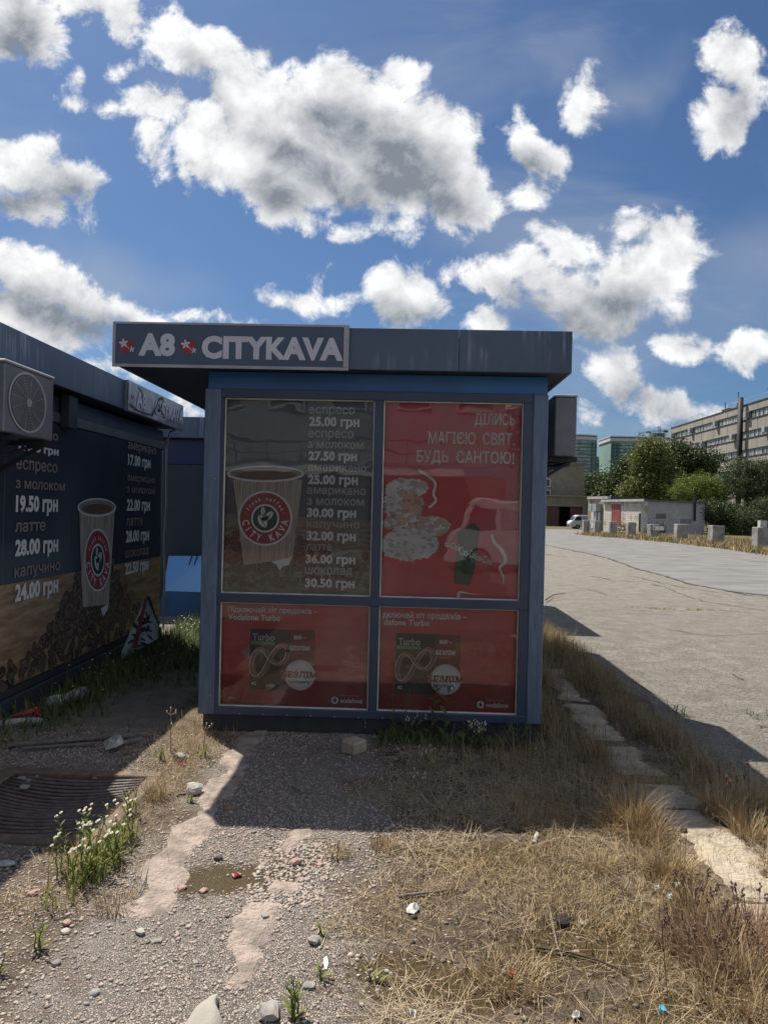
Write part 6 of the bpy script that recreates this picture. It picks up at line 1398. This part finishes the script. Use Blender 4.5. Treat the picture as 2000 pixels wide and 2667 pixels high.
for si, (z0, z1) in enumerate(strips):
    for i in range(n_*2):
        y0 = Y_b-(i+1)*step/2
        if y0 < Y_a or i*si*0: continue
        kind = rd.choice((0, 0, 0, 1, 1, 2)); key = (si, kind)
        if key not in proto:
            mb = MB(); w_ = step/2; mb.box(XO+.18, y0+.04, z0+.08, XO+.26, y0+w_-.04, z1, 1 if kind == 0 else 2)
            for (a, b) in ((y0, y0+.09), (y0+w_-.09, y0+w_), ((y0+w_*.5-.04, y0+w_*.5+.04) if kind != 2 else (y0+w_*.3-.04, y0+w_*.3+.04))): mb.box(XO+.10, a, z0+.08, XO+.179, b, z1, 0)
            if kind == 1: mb.box(XO+.16, y0+.1, z0+.1, XO+.178, y0+w_*.45, z1-.05, 1)
            o = mb.build('window', [FRM, CUR, GLD], ob); proto[key] = (o, y0)
        else:
            p0, yy0 = proto[key]; o = p0.copy(); COL.objects.link(o); o.location = (p0.location.x, p0.location.y+(y0-yy0), p0.location.z)
def offp(px): return PX(px, 1200, XO).y
for px_, row in ((1800, 0), (1865, 0), (1945, 0), (1910, 1), (1995, 1), (1752, 0), (1832, 1), (1868, 2)):
    y = offp(px_); z0, z1 = strips[row]; box('wall_unit', (XO-.75, y-.5, z0+.25), (XO-.01, y+.5, z1-.1), pm('unit_grey', (.34, .36, .38), rough=.5), ob, .03)
yp = offp(1936); pz = PX(1936, 1033, XO-.8).z; mb = MB(); mb.tube([(XO-.8, yp, 1), (XO-.8, yp, pz)], .46, 12); mb.build('flue', pm('flue_black', (.012, .011, .015), rough=.7), ob, smooth=True)
yv = offp(1990); zv = ztop; mb = MB(); mb.tube([(XO+.8, yv, zv), (XO+.8, yv, zv+1.3), (XO+.8, yv, zv+1.35), (XO+.8, yv, zv+1.9)], [.22, .22, .5, .55], 10); mb.build('roof_vent', PIPE, ob)
for px_, hh in ((1901, 1.2), (1903, 3.2), (1870, 2.2)): y = offp(px_); box('roof_mast', (XO+1, y-.05-(.25 if hh < 2 else 0), ztop), (XO+1.12, y+.05+(.25 if hh < 2 else 0), ztop+hh), PIPE, ob)
y = offp(1877); box('roof_box', (XO+.5, y-1.4, ztop), (XO+1.6, y+1.4, ztop+.6), PIPE, ob); y = offp(1851); box('roof_box', (XO+.5, y-1.2, ztop), (XO+1.6, y+1.2, ztop+.25), PIPE, ob)
rl = MB(); 
for z_ in (.55, 1.1): rl.tube([(XO+.3, Y_a, ztop+z_), (XO+.3, Y_b, ztop+z_)], .03, 3)
for i in range(0, int(Y_b-Y_a), 3): rl.tube([(XO+.3, Y_a+i, ztop), (XO+.3, Y_a+i, ztop+1.1)], .025, 3)
rl.build('roof_railing', pm('rail_grey', (.3, .32, .34)), ob, kind='stuff')
# ---- towers
def tower(label, px0, px1, pytop, Y, dep, wallm, win, floors, bal=(), curve=0, cap=True, cols=6):
    a, b = P(px0, 1250, Y), P(px1, 1250, Y); zt_ = P((px0+px1)/2, pytop, Y).z; t = thing('tower_block', label, 'building', ((a.x+b.x)/2, Y, 0))
    W_ = b.x-a.x; n = 9 if curve else 2; prof = []
    for i in range(n): u = i/(n-1); prof.append((a.x+W_*u, Y+curve*(2*u-1)**2))
    foot = prof+[(b.x, Y+dep), (a.x, Y+dep)]
    MB().prism([(x, y, 0) for x, y in foot], (0, 0, zt_-4.5)).build('wall', wallm, t)
    if cap:
        for z0, hgt, k_, m_ in ((zt_-4.45, 2.6, 1.03, pm('tower_white', (.52, .54, .55), rough=.6)), (zt_-1.8, .8, 1.0, pm('tower_dark', (.07, .10, .11))), (zt_-.95, .95, 1.04, MATS['tower_white'])):
            cx_ = (a.x+b.x)/2; cy_ = Y+dep/2; MB().prism([(cx_+(x-cx_)*k_, cy_+(y-cy_)*k_, z0) for x, y in foot], (0, 0, hgt)).build('cornice', m_, t)
    fh = 3.05; nf = min(floors, int((zt_-5)/fh)); wm = MB(); bm_ = MB(); sl = MB()
    for f in range(nf):
        z = zt_-5.2-(f+1)*fh
        for c in range(cols):
            u0 = (c+.12)/cols; u1 = (c+.88)/cols; y = Y+curve*((u0+u1)-1)**2
            (bm_ if c in bal else wm).box(a.x+W_*u0, y-.35, z+.5, a.x+W_*u1, y-.02+curve*.05, z+2.5)
            if c in bal: sl.box(a.x+W_*(c+.02)/cols, y-1.3, z, a.x+W_*(c+.98)/cols, y-.46, z+.3)
            sl.box(a.x+W_*(c+.0)/cols, y-.45, z-.05, a.x+W_*(c+1.0)/cols, y-.06, z+.40)
    wm.build('window', win, t, kind='stuff'); 
    if bm_.v: bm_.build('balcony_glazing', pm('balcony_glass', (.05, .11, .13), rough=.2), t, kind='stuff')
    sl.build('floor_slab', pm('hazy_slab', (.07, .11, .115), rough=.6), t, kind='stuff')  # slab colour lifted with the walls to carry distance haze
    return t
TGR = pm('hazy_tower_green', (.21, .33, .295), (.185, .29, .26), .6, scale=.05); TWIN = pm('tower_window', (.34, .40, .41), (.12, .17, .19), .3, scale=.35); TPU = pm('tower_purple', (.16, .15, .20), rough=.7)  # distance haze is mixed into this paler tower green
tower('rounded green tower block with white top seen just right of the kiosk air conditioner', 1466, 1556, 1131, 640, 30, TGR, TWIN, 24, (0, 1, 7, 8), 6, cols=9)
tower('wide green tower block with white top behind the leafy trees', 1588, 1752, 1137, 650, 40, TGR, TWIN, 24, (0, 1, 5, 6, 9, 10, 13), 0, cols=14)
tower('lower violet-grey tower block between the two green towers', 1550, 1592, 1177, 690, 30, TPU, TWIN, 20, (1, 3, 5), 0, cap=False, cols=6)
box_ = thing('plant_room', 'dark roof room on the wide green tower below the crane', 'roof room', tuple(P(1715, 1137, 655))); q0 = P(1700, 1139, 655); q1 = P(1732, 1128, 655); box('room', (q0.x, 655, q0.z-2), (q1.x, 665, q1.z), pm('tower_dark2', (.05, .08, .09)), box_)
cr = thing('tower_crane', 'thin tower crane with a long jib above the wide green tower', 'crane', tuple(P(1717, 1340, 700)))
def cpt(px, py): return P(px, py, 700)
def lattice(p0, p1, w_, mat, parent, name, n=14):
    mb = MB(); p0, p1 = Vector(p0), Vector(p1); d = (p1-p0); u = Vector((0, 1, 0)); v = d.normalized().cross(u); cs = [(u+v)*w_, (u-v)*w_, (-u-v)*w_, (-u+v)*w_]
    for c in cs: mb.tube([p0+c, p1+c], .14, 4)
    for i in range(n): a = p0+d*(i/n); b = p0+d*((i+1)/n); mb.tube([a+cs[i % 4], b+cs[(i+1) % 4]], .10, 3); mb.tube([a+cs[(i+2) % 4], b+cs[(i+3) % 4]], .10, 3)
    return mb.build(name, mat, parent)
lattice(cpt(1717, 1150), cpt(1717, 1111), .8, TAR, cr, 'mast'); lattice(cpt(1662, 1128.5), cpt(1718, 1122), .6, TAR, cr, 'jib'); lattice(cpt(1718, 1122), cpt(1738, 1120), .7, TAR, cr, 'counter_jib', 6)
MB().tube([cpt(1717, 1111), cpt(1680, 1126)], .12, 4).build('tie_rod', TAR, cr); q = cpt(1733, 1121); box('counterweight', (q.x-2, q.y-1, q.z-2), (q.x+2, q.y+1, q.z), TAR, cr)
# ---- trees
def leafcloud(name, blobs_, n, size, mat, parent, seed, cl=55):
    r = np.random.default_rng(seed); C = []; vol = np.array([b[3]*b[4]*b[5] for b in blobs_])**.67; k = r.choice(len(blobs_), n//cl, p=vol/vol.sum())
    bl_ = np.array([b[:6] for b in blobs_]); d = r.normal(0, 1, (len(k), 3)); d /= np.linalg.norm(d, axis=1)[:, None]; q = r.uniform(.25, 1, len(k))**.4
    cc = bl_[k, :3]+d*bl_[k, 3:6]*q[:, None]; cr_ = (size*1.9)*r.uniform(.6, 1.5, len(k))
    idx = np.repeat(np.arange(len(k)), cl); pos = cc[idx]+r.normal(0, 1, (len(idx), 3))*cr_[idx][:, None]*np.array([1, 1, .75])
    pos[:, 2] = np.maximum(pos[:, 2], .1)
    u = r.normal(0, 1, (len(idx), 3)); u /= np.linalg.norm(u, axis=1)[:, None]; v = np.cross(u, r.normal(0, 1, (len(idx), 3))); v /= np.linalg.norm(v, axis=1)[:, None]
    s = (size*r.uniform(.5, 1.1, len(idx)))[:, None]; V = np.stack([pos-u*s*.6, pos+v*s*.38, pos+u*s*.6, pos-v*s*.38], 1).reshape(-1, 3); F = np.arange(len(V)).reshape(-1, 4)
    return npmesh(name, V, F, mat, parent)
BARK = pm('bark', (.12, .09, .065), (.07, .055, .04), .95, scale=6, bump=.6)
LGREEN = leafmat('bright_leaves', [(.075, .12, .022), (.17, .21, .045), (.12, .165, .03)], .55, .35); LDARK = leafmat('dark_leaves', [(.028, .050, .018), (.065, .095, .03), (.045, .07, .022)], .55, .25); LYEL = leafmat('yellow_green_leaves', [(.055, .085, .024), (.20, .215, .07), (.10, .135, .04), (.14, .17, .05)], .55, .3); LGREY = leafmat('grey_green_leaves', [(.05, .075, .035), (.11, .14, .06)], .6, .3)
def tree(label, Y, blobs_px, n, size, mat, seed, trunk=True, group=None, name='tree', cat='tree', dy=1.0):
    bl_ = []
    for (cx_, cy_, rx, ry) in blobs_px:
        px_, py_ = 1380+.3737*cx_, 980+.3737*cy_; c = P(px_, py_, Y); k = .3737/FPX*Y; bl_.append((c.x, c.y+random.Random(seed+cx_).uniform(-1, 1), max(c.z, .5), rx*k, rx*k*dy, ry*k))
    bx_ = sum(b[0] for b in bl_)/len(bl_); t = thing(name, label, cat, (bx_, Y, 0), group); top = max(b[2] for b in bl_)
    mb = MB(); mb.tube([(bx_, Y, -.1), (bx_+.1, Y, top*.35), (bx_-.1, Y+.1, top*.7), (bx_, Y, top)], [.26, .20, .12, .04], 7); 
    for b in bl_: mb.tube([(bx_, Y, top*.30), ((bx_+b[0])/2, (Y+b[1])/2, (top*.3+b[2])/2+.3), b[:3]], [.12, .08, .03], 5)
    mb.build('trunk', BARK, t, smooth=True); leafcloud('crown', bl_, n, size, mat, t, seed); return t
tree('tall yellowish-green tree just right of the green tower', 92, [(820, 475, 50, 30), (885, 495, 40, 30), (780, 540, 50, 60), (870, 570, 50, 60), (755, 640, 40, 70), (905, 640, 35, 70), (830, 660, 50, 90), (780, 770, 80, 70), (870, 770, 60, 80), (700, 800, 50, 40)], 15000, .30, LYEL, 1)
tree('broad dark-topped tree in front of the office building, right of the yellowish one', 94, [(1050, 480, 50, 30), (1050, 550, 110, 70), (1130, 600, 120, 80), (1240, 590, 70, 60), (1000, 620, 90, 70), (1100, 690, 120, 60), (1220, 660, 70, 45)], 15000, .30, LDARK, 2)
tree('lower yellow-green tree in the gap between the two big trees', 90, [(1010, 700, 60, 50), (960, 740, 70, 60), (1000, 800, 90, 70), (930, 820, 60, 60)], 8000, .28, LYEL, 3)
tree('dark dense tree left of the yellowish tree', 100, [(680, 620, 70, 45), (660, 690, 90, 60), (620, 760, 90, 80), (700, 770, 80, 80)], 9000, .32, LDARK, 4)
tree('low grey-green tree above the garage roof', 125, [(470, 730, 75, 45), (430, 780, 70, 50), (530, 770, 70, 55), (400, 800, 40, 30)], 7000, .40, LGREY, 5)
tree('thin branched bush tree in front of the office, rising highest at the right', 76, [(1480, 600, 60, 40), (1450, 680, 110, 70), (1540, 650, 110, 70), (1500, 760, 150, 90), (1620, 720, 110, 110), (1590, 850, 130, 90)], 19000, .17, LGREY, 6)
tree('bright green feathery tree behind the low grey building', 79, [(1120, 760, 90, 55), (1060, 800, 90, 50), (1200, 740, 80, 60), (1260, 780, 100, 80), (1180, 820, 120, 50), (1330, 800, 90, 80)], 15000, .18, LGREEN, 7)
tree('dark shrub beside the end wall of the grey building', 73, [(1195, 1000, 35, 35), (1290, 1000, 70, 50), (1290, 920, 90, 60), (1390, 960, 90, 80), (1420, 1050, 90, 60), (1250, 950, 60, 50)], 11000, .17, LDARK, 8, name='shrub', cat='shrub')
tree('leafy shrub before the white fence at the right edge', 71, [(1520, 980, 80, 80), (1500, 1060, 90, 50), (1620, 960, 80, 90), (1640, 1050, 60, 50), (1740, 950, 120, 120)], 11000, .17, LGREY, 9, name='shrub', cat='shrub')
tree('small dark bush at the corner of the grey building', 66, [(910, 1070, 25, 25), (925, 1085, 18, 16)], 700, .12, LDARK, 10, name='shrub', cat='shrub')
tree('distant dark trees beyond the yellow shed', 118, [(560, 800, 90, 50), (640, 820, 80, 40)], 5000, .4, LDARK, 11)
# trees that close the horizon further right, outside and at the edge of the picture
tree('large tree beyond the right edge of the picture', 84, [(1850, 700, 160, 160), (1800, 850, 160, 130), (1980, 800, 160, 150)], 9000, .3, LDARK, 12)
# white fence
fc = thing('picket_fence', 'white picket fence half hidden behind the shrubs at the right', 'fence', (29, 80, 0)); FN = pm('fence_white', (.50, .50, .47), (.38, .38, .35), .8, scale=2)
f0, f1 = P(1868, 1350, 76), P(2040, 1350, 70); f0.z = f1.z = 0; d = (f1-f0); L_ = d.length; nf = int(L_/.26); pm0 = None
for i in range(nf):
    q = f0+d*(i/nf)
    if pm0 is None: pm0 = (box('picket', (q.x, q.y, .1), (q.x+.16, q.y+.03, 2.3), FN, fc), q.copy())
    else: o = pm0[0].copy(); COL.objects.link(o); o.location = Vector(pm0[0].location)+(q-pm0[1])
for z in (.5, 1.9): mb = MB(); mb.obox(f0+d/2+Vector((0, .06, z)), d/2, (0, .02, 0), (0, 0, .05)); mb.build('rail', FN, fc)
# logs and pipes by the red door
for i, (x, y, l) in enumerate(((1613, 1388, 'left'), (1627, 1386, 'right'))):
    q = G(x, y+4); t = thing('wood_pile', 'heap of dark planks and twigs before the white wall, %s one' % l, 'wood pile', tuple(q)); mb = MB(); r_ = random.Random(i)
    for k in range(16): a = q+Vector((r_.uniform(-.5, .5), r_.uniform(-.3, .3), r_.uniform(.05, .9))); mb.tube([a, a+Vector((r_.uniform(-.9, .9), r_.uniform(-.3, .3), r_.uniform(-.3, .3)))], .05, 4)
    mb.build('planks', pm('pile_brown', (.14, .09, .07)), t)
# ------------------------------------------------------------------ behind the camera (seen mirrored in the kiosk glass)
rb = thing('office_house', 'brick house with a white ledge and railing behind the viewer, mirrored in the kiosk glass', 'building', (0, -12, 0))
RBR = brickmat('reflected_brick', (.30, .32, .35), (.25, .27, .30), (.24, .22, .20), .25, .075); RBD = pm('reflected_render', (.30, .12, .09), (.26, .10, .08), .8)
box('wall', (-9, -12, 0), (3.0, -11.5, 2.6), RBD, rb); box('wall', (-9, -12.1, 3.75), (3.0, -11.6, 9.5), RBR, rb); box('wall', (-9, -11.9, 3.0), (3.0, -11.3, 3.7), RBR, rb)
box('ledge', (-9, -12, 2.62), (1.6, -10.4, 2.82), pm('ledge_white', (.72, .70, .66), rough=.7), rb)
for i in range(6): f = box('window', (-8+i*1.9, -11.595, 4.6), (-6.9+i*1.9, -11.55, 6.4), pm('win_frame_w', (.5, .5, .5)), rb); box('pane', (-7.93+i*1.9, -11.548, 4.68), (-6.97+i*1.9, -11.54, 6.32), MATS['dark_pane'], f)
box('door', (-2.2, -11.49, 0), (-1.2, -11.45, 2.1), pm('door_grey', (.30, .31, .32)), rb)
mb = MB()
for z in (3.0, 3.3, 3.6): mb.tube([(-9, -10.5, z), (1.6, -10.5, z)], .02, 4)
for i in range(11): mb.tube([(-9+i, -10.5, 2.82), (-9+i, -10.5, 3.6)], .02, 4)
mb.build('railing', PIPE, rb)
mv = thing('parked_van', 'white van parked behind the viewer, mirrored in the red winter poster glass', 'van', (3, -8.5, 0))
n0 = len(COL.objects); van(mv, Vector((1.1, -8.4, 0)), 4.8, 1.9, 2.0, MATS['van_white'])
for o in [o for o in COL.objects if o.parent == mv or (o.parent and o.parent.parent == mv)]: pass
mv.scale = (1, -1, 1); mv.location = (0, -16.9+8.4, 0) if False else mv.location
tree('leafy tree behind the viewer, mirrored in the kiosk glass', -14, [], 0, .2, LDARK, 13) if False else None
tr = thing('tree', 'leafy tree behind the viewer, mirrored in the red winter poster glass', 'tree', (5, -16, 0)); MB().tube([(5, -16, 0), (5, -16, 4)], .2, 8).build('trunk', BARK, tr); leafcloud('crown', [(5, -16, 5.5, 2.2, 2, 2.4), (6.5, -16, 4.5, 2, 2, 2)], 5000, .2, LDARK, tr, 14)
